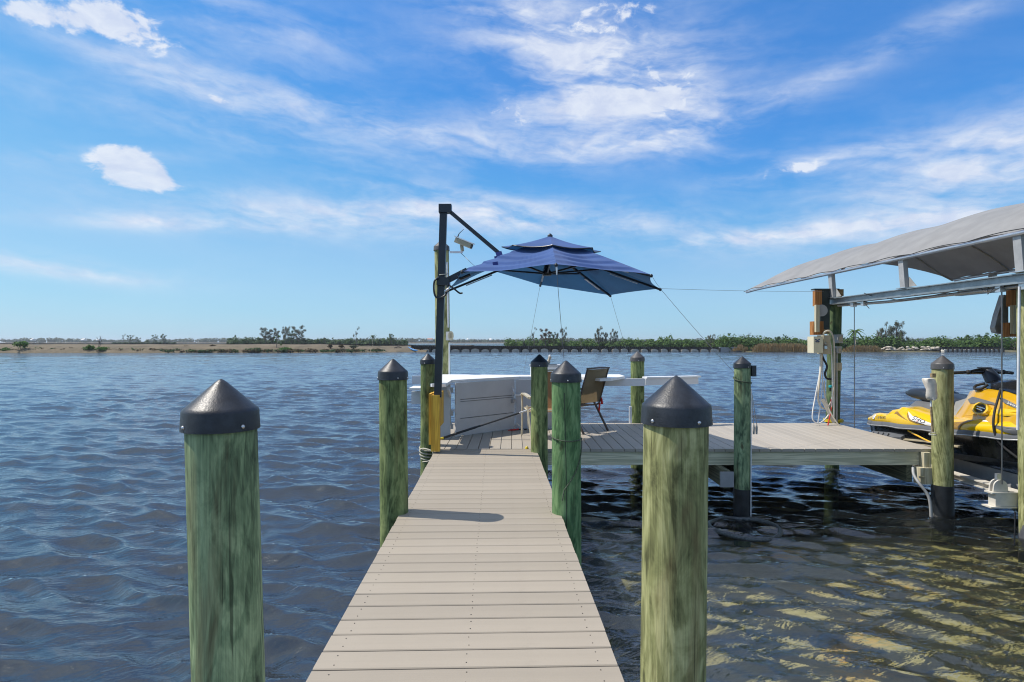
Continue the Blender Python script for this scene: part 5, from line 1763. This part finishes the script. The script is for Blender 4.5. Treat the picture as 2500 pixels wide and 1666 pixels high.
# cloth bag and handle on the right front piling
bq = P(2273, 945, 7.02)
bg_ = thing('mop', bq, 'white cloth wrapped mop head hung on the thick capped piling', 'mop')
g = MB()
rr_ = []
for i, (dx, dz, rx) in enumerate([(-.03, .10, .058), (-.028, .085, .070), (-.012, .03, .066), (.0, -.03, .055), (.004, -.10, .060), (.004, -.135, .050), (.0, -.155, .02)]):
    rr_.append([(bq.x + dx + rx * math.cos(t) * (1 + .12 * math.sin(3 * t + i)), bq.y + .055 * math.sin(t) * (1 + .1 * math.sin(2 * t + i * 2)), bq.z + dz) for t in np.linspace(0, 6.283, 17)[:-1]])
g.loft(rr_[::-1]).build('head', M['bag'], bg_, 70)
MB().tube([P(2273, 978, 7.02), P(2273, 993, 7.02)], .011, 8).build('ferrule', M['pvcwhite'], bg_, 50)
MB().tube([P(2273, 993, 7.02), P(2277, 1055, 7.02)], .013, 8).build('handle', M['tanply'], bg_, 50)
tag(MB().box(P(2276, 0, 7.08).x, P(2285, 0, 7.08).x, 7.08, 7.12, P(0, 922, 7.1).z, P(0, 912, 7.1).z).build('hook', M['tanply']), 'small brown hook block above the mop head on the thick piling', 'hook')
g = MB().tube(coil(P(2277, 0, 7.03).x, 7.03, .035, P(0, 1056, 7.03).z, P(0, 1060, 7.03).z, 0, 700, 30), .006, 6)
tag(g.build('rope', M['ropepale'], None, 60), 'small pale rope loop at the foot of the mop handle', 'rope')
# bits on the slim piling
q = P(1835, 907, 7.1)
tag(MB().box(q.x - .005, q.x + .045, 7.07, 7.12, q.z - .06, q.z + .07).build('light', M['black']), 'small black box light on the right side of the slim piling', 'light')
tag(MB().tube([P(1834, 950, 7.05), P(1833, 1262, 7.03)], .006, 6).build('cord', M['pvcwhite'], None), 'pale cord running down the slim piling into the water', 'cord')
for i, (x, lb) in enumerate(((1842, 'left of two thin fishing lines with a weight by the slim piling'), (1849, 'right of two thin fishing lines with a weight by the slim piling'))):
    a, b = P(1835, 970 - i * 12, 7.3), P(x - 2, 1035, 7.45)
    g = MB().tube([a, b], .004, 5).tube([b, b + Vector((0, 0, -.05)), b + Vector((0, 0, -.13))], [.006, .016, .012], 8)
    tag(g.build('fishing_line', M['pvc'], None, 60), lb, 'fishing line')
# pipe under the right corner of the dock
tag(MB().tube(spline([P(2229, 1142, 7.25), P(2231, 1160, 7.2), P(2245, 1182, 7.12), P(2262, 1204, 7.08), P(2270, 1225, 7.06), P(2273, 1262, 7.06)], 7), .017, 8).build('pipe', M['pvc'], None, 60), 'bent grey pipe dropping from under the dock corner into the water', 'pipe')
# floating ring
rc_ = P(1816, 1291, 6.60)
fl = thing('float_ring', (rc_.x, rc_.y, WATER), 'round dark sleeve float lying on the water below the slim piling', 'float')
RR = .37
pts = [(rc_.x + RR * math.cos(t), rc_.y + RR * 1.0 * math.sin(t), WATER + .008 + .010 * math.sin(2 * t + 1)) for t in np.linspace(0, 2 * math.pi, 49)]
MB().tube(pts, [.025 + .002 * math.sin(i * 1.7) for i in range(49)], 12, False).build('sleeve', M['float'], fl, 70)
g = MB()
for k in range(8):
    a = k * .785 + .2
    g.tube(spline([(rc_.x + RR * math.cos(a), rc_.y + RR * math.sin(a), WATER - .02), (rc_.x + RR * .5 * math.cos(a), rc_.y + RR * .5 * math.sin(a), WATER - .05), (rc_.x + .05, rc_.y + .35, WATER + .0)], 4), .004, 5)
g.build('net_line', M['rubber'], fl)

# ------------------------------------------------------------------ jet ski
SX, SY = 6.05, 9.22                      # centre line x and stern y; bow towards -y
ski = thing('jet_ski', (SX, SY - 1.6, -.25), 'yellow and black jet ski with a dark seat resting on the boat lift', 'jet ski')


def lerpt(tab, s):
    for (a, va), (b, vb) in zip(tab, tab[1:]):
        if s <= b:
            t = max(0, (s - a) / (b - a))
            t = t * t * (3 - 2 * t)
            return va + (vb - va) * t
    return tab[-1][1]


BEAM = [(0, .54), (.25, .60), (1.9, .60), (2.5, .52), (2.95, .32), (3.3, .05)]
RAILZ = [(0, .105), (.7, .155), (1.5, .215), (2.4, .27), (3.3, .37)]
GUN = [(0, .175), (.12, .225), (.32, .258), (.50, .268), (.64, .345), (.76, .395), (1.15, .365), (1.5, .325), (1.8, .345), (2.2, .40), (2.8, .44), (3.3, .42)]
PED = [(.0, .20), (.45, .24), (.48, .27), (.60, .36), (.74, .40), (1.2, .36), (1.6, .36), (1.9, .42), (3.3, .42)]


def skp(s, y, z):
    """ski space to world: s from the stern, y to the ski's left side as the photo shows it"""
    return Vector((SX - y, SY - s, z))


def side_pt(s, t, off=0.0):
    """point on the yellow side skin: t 0 at the rub rail, 1 at the gunwale"""
    b, r_, g_ = lerpt(BEAM, s), lerpt(RAILZ, s), lerpt(GUN, s)
    bulge = .025 * math.sin(math.pi * t)
    tuck = .09 * t ** 1.5 * (1 if .6 < s < 2.4 else .5)
    return skp(s, b + bulge - tuck + off, r_ + (g_ - r_) * t)


SS = [0, .02, .06, .12, .2, .3, .4, .5, .6, .68, .74, .8, .86, .95, 1.1, 1.3, 1.5, 1.7, 1.9, 2.1, 2.3, 2.5, 2.7, 2.9, 3.1, 3.22, 3.3]
# hull
rings = []
for s in SS:
    b, r_ = lerpt(BEAM, s), lerpt(RAILZ, s)
    k = min(1, b / .5)
    prof = [(b - .02, r_ - .06), (b * .98 - .03, r_ - .17), (b * .88, r_ - .30), (b * .80, r_ - .315), (b * .45, r_ - .40 * k - .02), (0.004, r_ - .50 * k - .02 + .10 * max(0, s - 2.6))]
    rings.append([skp(s, y, z) for y, z in prof] + [skp(s, -y, z) for y, z in prof[::-1]])
MB().loft(rings).build('hull', M['skiblack'], ski, 35)
# light strakes along the hull bottom
for dz, i0, i1, kk in ((-.225, 7, 19, 0), (-.275, 5, 17, 1)):
    g = MB()
    rr = []
    for s in SS[i0:i1]:
        b, r_ = lerpt(BEAM, s), lerpt(RAILZ, s)
        fy = .955 - .03 * kk
        rr.append([skp(s, b * fy - .02, r_ + dz), skp(s, b * fy + .012, r_ + dz + .008), skp(s, b * fy + .012, r_ + dz + .022), skp(s, b * fy - .02, r_ + dz + .03)])
    g.loft(rr).build('strake', M['tanbox'], ski, 40)
# rub rail
for sg in (1, -1):
    g = MB()
    rr = []
    for s in SS:
        b, r_ = lerpt(BEAM, s), lerpt(RAILZ, s)
        rr.append([skp(s, sg * (b - .03), r_ - .062), skp(s, sg * (b + .022), r_ - .060), skp(s, sg * (b + .026), r_ - .03), skp(s, sg * (b + .012), r_ + .004), skp(s, sg * (b - .03), r_ + .004)])
    g.loft(rr).build('rub_rail', M['skigrey'], ski, 35)
    g = MB()
    g.tube([skp(s, sg * (lerpt(BEAM, s) + .022), lerpt(RAILZ, s) - .055) for s in SS], .009, 6).build('rail_trim', M['skisilver'], ski, 60)
# deck
NTS = 10
rings = []
for s in SS:
    L_ = [side_pt(s, t / NTS) for t in range(NTS + 1)]
    b, gz = lerpt(BEAM, s), lerpt(GUN, s)
    iy = min(.34, b * .7)
    inner = [skp(s, iy, max(gz - .02, lerpt(PED, s))), skp(s, iy * .6, lerpt(PED, s) + .01), skp(s, 0, lerpt(PED, s) + .015)]
    half = L_ + inner
    mir = [Vector((2 * SX - p.x, p.y, p.z)) for p in half[:-1]][::-1]
    rings.append(half + mir)
MB().loft(rings).build('deck', M['skiyellow'], ski, 45)
# seat base and seat
BASE = [(.46, .30, .31), (.54, .29, .40), (.62, .27, .47), (.85, .26, .47), (1.2, .25, .45), (1.6, .25, .44), (1.95, .24, .50)]
rings = []
for s, hw, z in BASE:
    z0 = lerpt(PED, s) - .03
    prof = [(hw + .04, z0), (hw + .01, z0 + (z - z0) * .6), (hw - .04, z), (0, z + .01)]
    rings.append([skp(s, y, zz) for y, zz in prof] + [skp(s, -y, zz) for y, zz in prof[:-1][::-1]])
MB().loft(rings).build('seat_base', M['skigrey'], ski, 40)


def cushion(tab, name, mat):
    rings = []
    for s, hw, zb, zt in tab:
        ring = []
        for i in range(16):
            t = 2 * math.pi * i / 16
            ring.append(skp(s, hw * math.copysign(abs(math.cos(t)) ** .6, math.cos(t)), (zb + zt) / 2 + (zt - zb) / 2 * math.copysign(abs(math.sin(t)) ** .6, math.sin(t))))
        rings.append(ring)
    return MB().loft(rings).build(name, mat, ski, 50)


cushion([(.30, .12, .545, .575), (.34, .20, .52, .60), (.46, .23, .49, .64), (.70, .23, .46, .655), (.88, .22, .45, .63), (.98, .20, .45, .59), (1.02, .15, .46, .56)], 'passenger_seat', M['skiseat'])
cushion([(.98, .17, .46, .57), (1.04, .21, .45, .61), (1.15, .21, .44, .60), (1.35, .20, .44, .58), (1.52, .19, .45, .60), (1.66, .18, .48, .66), (1.75, .12, .54, .70)], 'driver_seat', M['skiseat'])
for sg in (1, -1):
    g = MB()
    pol = [(1.40, .30, .345), (1.47, .29, .54), (1.66, .275, .61), (1.86, .30, .47), (1.92, .33, .415), (1.72, .335, .35)]
    g.loft([[skp(s, sg * y, z) for s, y, z in pol], [skp(s, sg * (y - .05), z) for s, y, z in pol]])
    g.build('knee_panel', M['skisilver'], ski)
# hood
HOOD = [(1.57, .26, .60, .66), (1.66, .29, .69, .74), (1.85, .33, .73, .80), (2.3, .37, .72, .80), (2.6, .36, .66, .74), (2.9, .28, .58, .64), (3.15, .16, .50, .54), (3.3, .04, .43, .45)]
rings = []
for s, hw, zs, zc in HOOD:
    b, g_ = lerpt(BEAM, s), lerpt(GUN, s)
    lo = min(b - .03, hw + .13)
    prof = [(lo, g_ - .03), (lo - .03, g_ + .06), (hw + .02, g_ + (zs - g_) * .62), (hw - .04, zs), (hw * .5, zc - .01), (0, zc)]
    prof = [(max(y, 0.003 * (5 - i)), z) for i, (y, z) in enumerate(prof)]
    rings.append([skp(s, y, z) for y, z in prof] + [skp(s, -y, z) for y, z in prof[:-1][::-1]])
MB().loft(rings).build('hood', M['skiamber'], ski, 40)
COV = [(1.72, .10, .80, .83), (1.88, .22, .80, .86), (2.25, .27, .80, .875), (2.5, .28, .76, .85), (2.8, .22, .66, .74), (3.0, .10, .58, .64)]
rings = []
for s, hw, zs, zc in COV:
    prof = [(hw + .03, zs - .05), (hw, zs + .01), (hw * .55, zc - .012), (0, zc)]
    rings.append([skp(s, y, z) for y, z in prof] + [skp(s, -y, z) for y, z in prof[:-1][::-1]])
MB().loft(rings).build('hood_cover', M['skiblack'], ski, 40)
for sg in (1, -1):
    MB().tube(spline([skp(1.80, sg * .17, .80), skp(1.76, sg * .25, .77), skp(1.82, sg * .31, .735), skp(1.92, sg * .31, .745), skp(1.96, sg * .26, .80)], 5), .016, 8).build('grab_loop', M['rubber'], ski, 60)
    MB().bar(skp(2.45, sg * .30, .84), skp(2.62, sg * .33, .82), .03, .05).build('mirror', M['skiblack'], ski)
# handlebar
MB().tube([skp(1.76, 0, .76), skp(1.70, 0, .86), skp(1.63, 0, .93)], [.10, .085, .07], 14).build('steering_column', M['skiseat'], ski, 50)
g = MB()
rr = []
for y, hs, hz, z in ((-.20, .03, .025, .93), (-.13, .06, .035, .94), (0, .08, .045, .945), (.13, .06, .035, .94), (.20, .03, .025, .93)):
    rr.append([skp(1.60 + hs * math.cos(t), y, z + hz * math.sin(t)) for t in np.linspace(0, 6.283, 11)[:-1]])
g.loft(rr).build('handlebar_pad', M['skiblack'], ski, 50)
MB().bar(skp(1.58, -.07, .987), skp(1.58, .07, .987), .07, .012).build('pad_plate', M['skigrey'], ski)
for sg in (1, -1):
    hb = MB().tube([skp(1.60, sg * .18, .93), skp(1.58, sg * .30, .925), skp(1.55, sg * .37, .918)], .013, 8).build('handlebar', M['skiblack'], ski, 60)
    MB().tube([skp(1.585, sg * .25, .928), skp(1.545, sg * .385, .916)], .021, 10).build('grip', M['rubber'], hb, 60)
    MB().ball(skp(1.60, sg * .225, .93), (.03, .035, .03), 8, 5).build('switch_block', M['rubber'], hb, 60)
# stern bumper tube and sponson
MB().tube([skp(-.16, .42, .105), skp(.0, .50, .10), skp(.05, .52, .10)], [.040, .042, .03], 12).build('stern_grip', M['skigrey'], ski, 50)
MB().box(SX - .45, SX + .45, SY + .0, SY + .16, .03, .075).build('swim_platform', M['skigrey'], ski)
g = MB()
rr = []
for s, k in ((.12, .4), (.22, 1), (.55, 1), (.75, .9), (.88, .25)):
    b, r_ = lerpt(BEAM, s), lerpt(RAILZ, s)
    rr.append([skp(s, b - .10, r_ - .20 - .06 * k), skp(s, b + .05 * k, r_ - .20 - .06 * k), skp(s, b + .06 * k, r_ - .17 - .02 * k), skp(s, b - .06, r_ - .13)])
g.loft(rr).build('sponson', M['skigrey'], ski, 35)
for s in (.26, .38, .50, .62):
    b, r_ = lerpt(BEAM, s), lerpt(RAILZ, s)
    MB().bar(skp(s, b + .02, r_ - .155), skp(s + .03, b + .058, r_ - .185), .012, .006).build('sponson_slot', M['decalblack'], ski)


def decal(poly, mat, name, off=.004, thick=.002, n=6):
    """flat graphic laid on the side skin; poly in (s, t) space, split finely so that it follows the curve"""
    pts = [(a, b) for a, b in poly]
    g = MB()
    cs = sum(p[0] for p in pts) / len(pts)
    ct = sum(p[1] for p in pts) / len(pts)
    dense = []
    for (a, b), (c, d) in zip(pts, pts[1:] + pts[:1]):
        for k in range(n):
            dense.append((a + (c - a) * k / n, b + (d - b) * k / n))
    m_ = len(dense)
    lv = 4
    for j in range(lv + 1):
        f = 1 - j / lv
        for a, b in dense:
            g.v.append(tuple(side_pt(cs + (a - cs) * f, ct + (b - ct) * f, off)))
    for j in range(lv):
        for i in range(m_):
            k = (i + 1) % m_
            g.f.append((j * m_ + i, j * m_ + k, (j + 1) * m_ + k, (j + 1) * m_ + i))
    return g.build(name, mat, ski, 60)


def lettering(s_, s0, t0, length, height, mat, name, off=.006, shear=0.0, tilt=0.0):
    vs, fs = text_verts(s_, shear=shear)
    x0 = min(v[0] for v in vs)
    x1 = max(v[0] for v in vs)
    y1 = max(v[1] for v in vs)
    g = MB()
    for v in vs:
        fx = (v[0] - x0) / (x1 - x0)
        g.v.append(tuple(side_pt(s0 + fx * length, t0 + v[1] / y1 * height + tilt * fx, off)))
    g.f = list(fs)
    return g.build(name, mat, ski)


lettering('YAMAHA', .30, .36, .235, .36, M['decalblack'], 'maker_lettering')
# tuning-fork roundel beside it
cen = (.245, .55)
decal([(cen[0] + .036 * math.cos(t), cen[1] + .27 * math.sin(t)) for t in np.linspace(0, 6.283, 13)[:-1]], M['decalwhite'], 'roundel', .005, n=2)
for k in range(3):
    a = math.pi / 2 + k * 2.094
    c_, s__ = math.cos(a), math.sin(a)
    decal([(cen[0] + .028 * c_ - .004 * s__, cen[1] + .21 * s__ + .03 * c_), (cen[0] + .028 * c_ + .004 * s__, cen[1] + .21 * s__ - .03 * c_), (cen[0] + .004 * s__, cen[1] - .03 * c_), (cen[0] - .004 * s__, cen[1] + .03 * c_)], M['skisilver'], 'roundel_mark', .008, n=2)
decal([(.47, .93), (.62, .92), (.80, .62), (1.02, .30), (.78, .52), (.62, .74)], M['skitan'], 'stripe', .004)
decal([(.93, .86), (.985, .72), (1.03, .62), (1.10, .66), (1.38, .46), (1.55, .36), (1.55, .12), (1.40, .08), (1.20, .22), (1.06, .42), (1.0, .62)], M['decalwhite'], 'flame_decal', .005)
decal([(.925, .80), (.99, .60), (1.06, .38), (1.20, .18), (1.40, .05), (1.19, .13), (1.04, .32), (.97, .56)], M['skitan'], 'flame_edge', .0045)
lettering('SHO', 1.085, .43, .27, .30, M['decalblack'], 'model_lettering', .008, .25, -.20)
lettering('R', 1.19, .30, .03, .10, M['red'], 'small_lettering', .009, .2, 0)
decal([(1.10, .36), (1.20, .27), (1.36, .15), (1.34, .13), (1.19, .23)], M['decalblack'], 'underline', .008)
decal([(1.72, .05), (1.75, .55), (1.82, .80), (2.06, .98), (1.98, .60), (1.95, .05)], M['skitan'], 'body_bronze_patch', .004)  # bronze patch across the side skin
decal([(2.30, .72), (2.55, .62), (2.95, .50), (2.95, .05), (2.62, .04), (2.45, .40)], M['skigrey'], 'bow_panel', .005)
decal([(2.18, .86), (2.30, .88), (2.30, .98), (2.18, .96)], M['decalwhite'], 'sticker', .006)


def hood_pt(s, t, off=0.0):
    """t 0..1 up the amber hood side, left side"""
    hw, zs = lerpt([(a, b) for a, b, _, _ in HOOD], s), lerpt([(a, c) for a, _, c, _ in HOOD], s)
    b, g_ = lerpt(BEAM, s), lerpt(GUN, s)
    lo = min(b - .03, hw + .13)
    z1, z2 = g_ + .06, g_ + (zs - g_) * .62
    if t < .62:
        k = t / .62
        return skp(s, (lo - .03) + (hw + .02 - lo + .03) * k + off, z1 + (z2 - z1) * k + off * .5)
    k = (t - .62) / .38
    return skp(s, hw + .02 - .06 * k + off, z2 + (zs - z2) * k + off * .6)


def hood_poly(poly, mat, name, off=.005):
    g = MB()
    cs = sum(p[0] for p in poly) / len(poly)
    ct = sum(p[1] for p in poly) / len(poly)
    dn = []
    for (a, b), (c, d) in zip(poly, poly[1:] + poly[:1]):
        for k in range(4):
            dn.append((a + (c - a) * k / 4, b + (d - b) * k / 4))
    m_ = len(dn)
    for j in range(4):
        f = 1 - j / 3
        for a, b in dn:
            g.v.append(tuple(hood_pt(cs + (a - cs) * f, ct + (b - ct) * f, off)))
    for j in range(3):
        for i in range(m_):
            k = (i + 1) % m_
            g.f.append((j * m_ + i, j * m_ + k, (j + 1) * m_ + k, (j + 1) * m_ + i))
    return g.build(name, mat, ski, 60)


hood_poly([(1.70, .70), (1.80, .76), (2.22, .62), (2.25, .52), (2.0, .54), (1.82, .50)], M['skigrey'], 'hood_side_panel', .006)
hood_poly([(1.80, .0), (1.95, .06), (2.15, .20), (2.40, .42), (2.70, .50), (3.15, .50), (3.15, .0)], M['skiyellow'], 'side_cowl', .004)
hood_poly([(2.22, .84), (2.34, .80), (2.6, .68), (2.95, .56), (2.95, .46), (2.6, .53), (2.36, .66)], M['skigrey'], 'hood_stripe', .007)
vs, fs = text_verts('WaveRunner', shear=.3)
x0, x1, y1 = min(v[0] for v in vs), max(v[0] for v in vs), max(v[1] for v in vs)
g = MB()
for v in vs:
    fx = (v[0] - x0) / (x1 - x0)
    g.v.append(tuple(hood_pt(2.40 + .42 * fx, .655 - .11 * fx + .085 * v[1] / y1, .012)))
g.f = list(fs)
g.build('hood_lettering', M['decalwhite'], ski)
# side vent with chrome bars
vc = hood_pt(2.10, .20, .0)
rr = []
for y, k in ((.0, 1.0), (.035, .94), (.036, .74), (.012, .70)):
    rr.append([hood_pt(2.08 + .16 * k * math.cos(t), .24 + .30 * k * math.sin(t) - .10 * math.cos(t) * k, y) for t in np.linspace(0, 6.283, 19)[:-1]])
MB().loft(rr, True, True).build('vent_scoop', M['skiyellow'], ski, 40)
hood_poly([(2.08 + .115 * math.cos(t), .24 + .215 * math.sin(t) - .07 * math.cos(t)) for t in np.linspace(0, 6.283, 13)[:-1]], M['decalblack'], 'vent_mouth', .016)
for k in range(2):
    t0 = .30 - .11 * k
    MB().tube([hood_pt(2.0 + .02 * k, t0 + .05, .024), hood_pt(2.09, t0, .028), hood_pt(2.17 - .03 * k, t0 - .07, .024)], [.010, .014, .008], 8).build('vent_bar', M['chrome'], ski, 60)
# hull flash
for k, (ma, dz) in enumerate((('skiyellow', 0), ('red', -.012), ('yellow', -.018))):
    g = MB()
    pts = [(.98, -.07), (1.3, -.165), (1.62, -.255)]
    rr = []
    for s, z in pts:
        b, r_ = lerpt(BEAM, s), lerpt(RAILZ, s)
        yy = (b - .02) if z > -.17 else b * .98 - .03 - (abs(z) - .17) * .25
        rr.append([skp(s, yy + .006 + .001 * k, r_ + z + dz), skp(s, yy + .012 + .001 * k, r_ + z + dz - .012 + .006 * k), skp(s, yy + .006, r_ + z + dz - .024 + .014 * k)])
    g.loft(rr).build('hull_stripe', M[ma], ski)
# tie-down strap from the hood to the cradle
tag(MB().tube(spline([P(2443, 950, 7.0), P(2436, 975, 6.92), P(2428, 1005, 6.86), P(2425, 1035, 6.82), P(2430, 1062, 6.8), P(2444, 1086, 6.75), P(2484, 1118, 6.6)], 7), .013, 8).build('tie_down', M['rubber'], None, 60), 'dark rubber tie down running from the jet ski hood to the lift', 'strap')

# ------------------------------------------------------------------ air
hm, ht, hb = new_mat('haze_air')
hm.node_tree.nodes.remove(hb)
pv = ht.n('ShaderNodeVolumePrincipled')
pv.inputs['Color'].default_value = (0.86, 0.92, 1.0, 1)
pv.inputs['Density'].default_value = 0.00024
pv.inputs['Anisotropy'].default_value = 0.2
ht.link(pv.outputs[0], hm.node_tree.nodes['Material Output'].inputs['Volume'])
tag(MB().box(-4000, 4000, -60, 4000, -5.8, 15.5).build('haze', hm), kind='stuff')
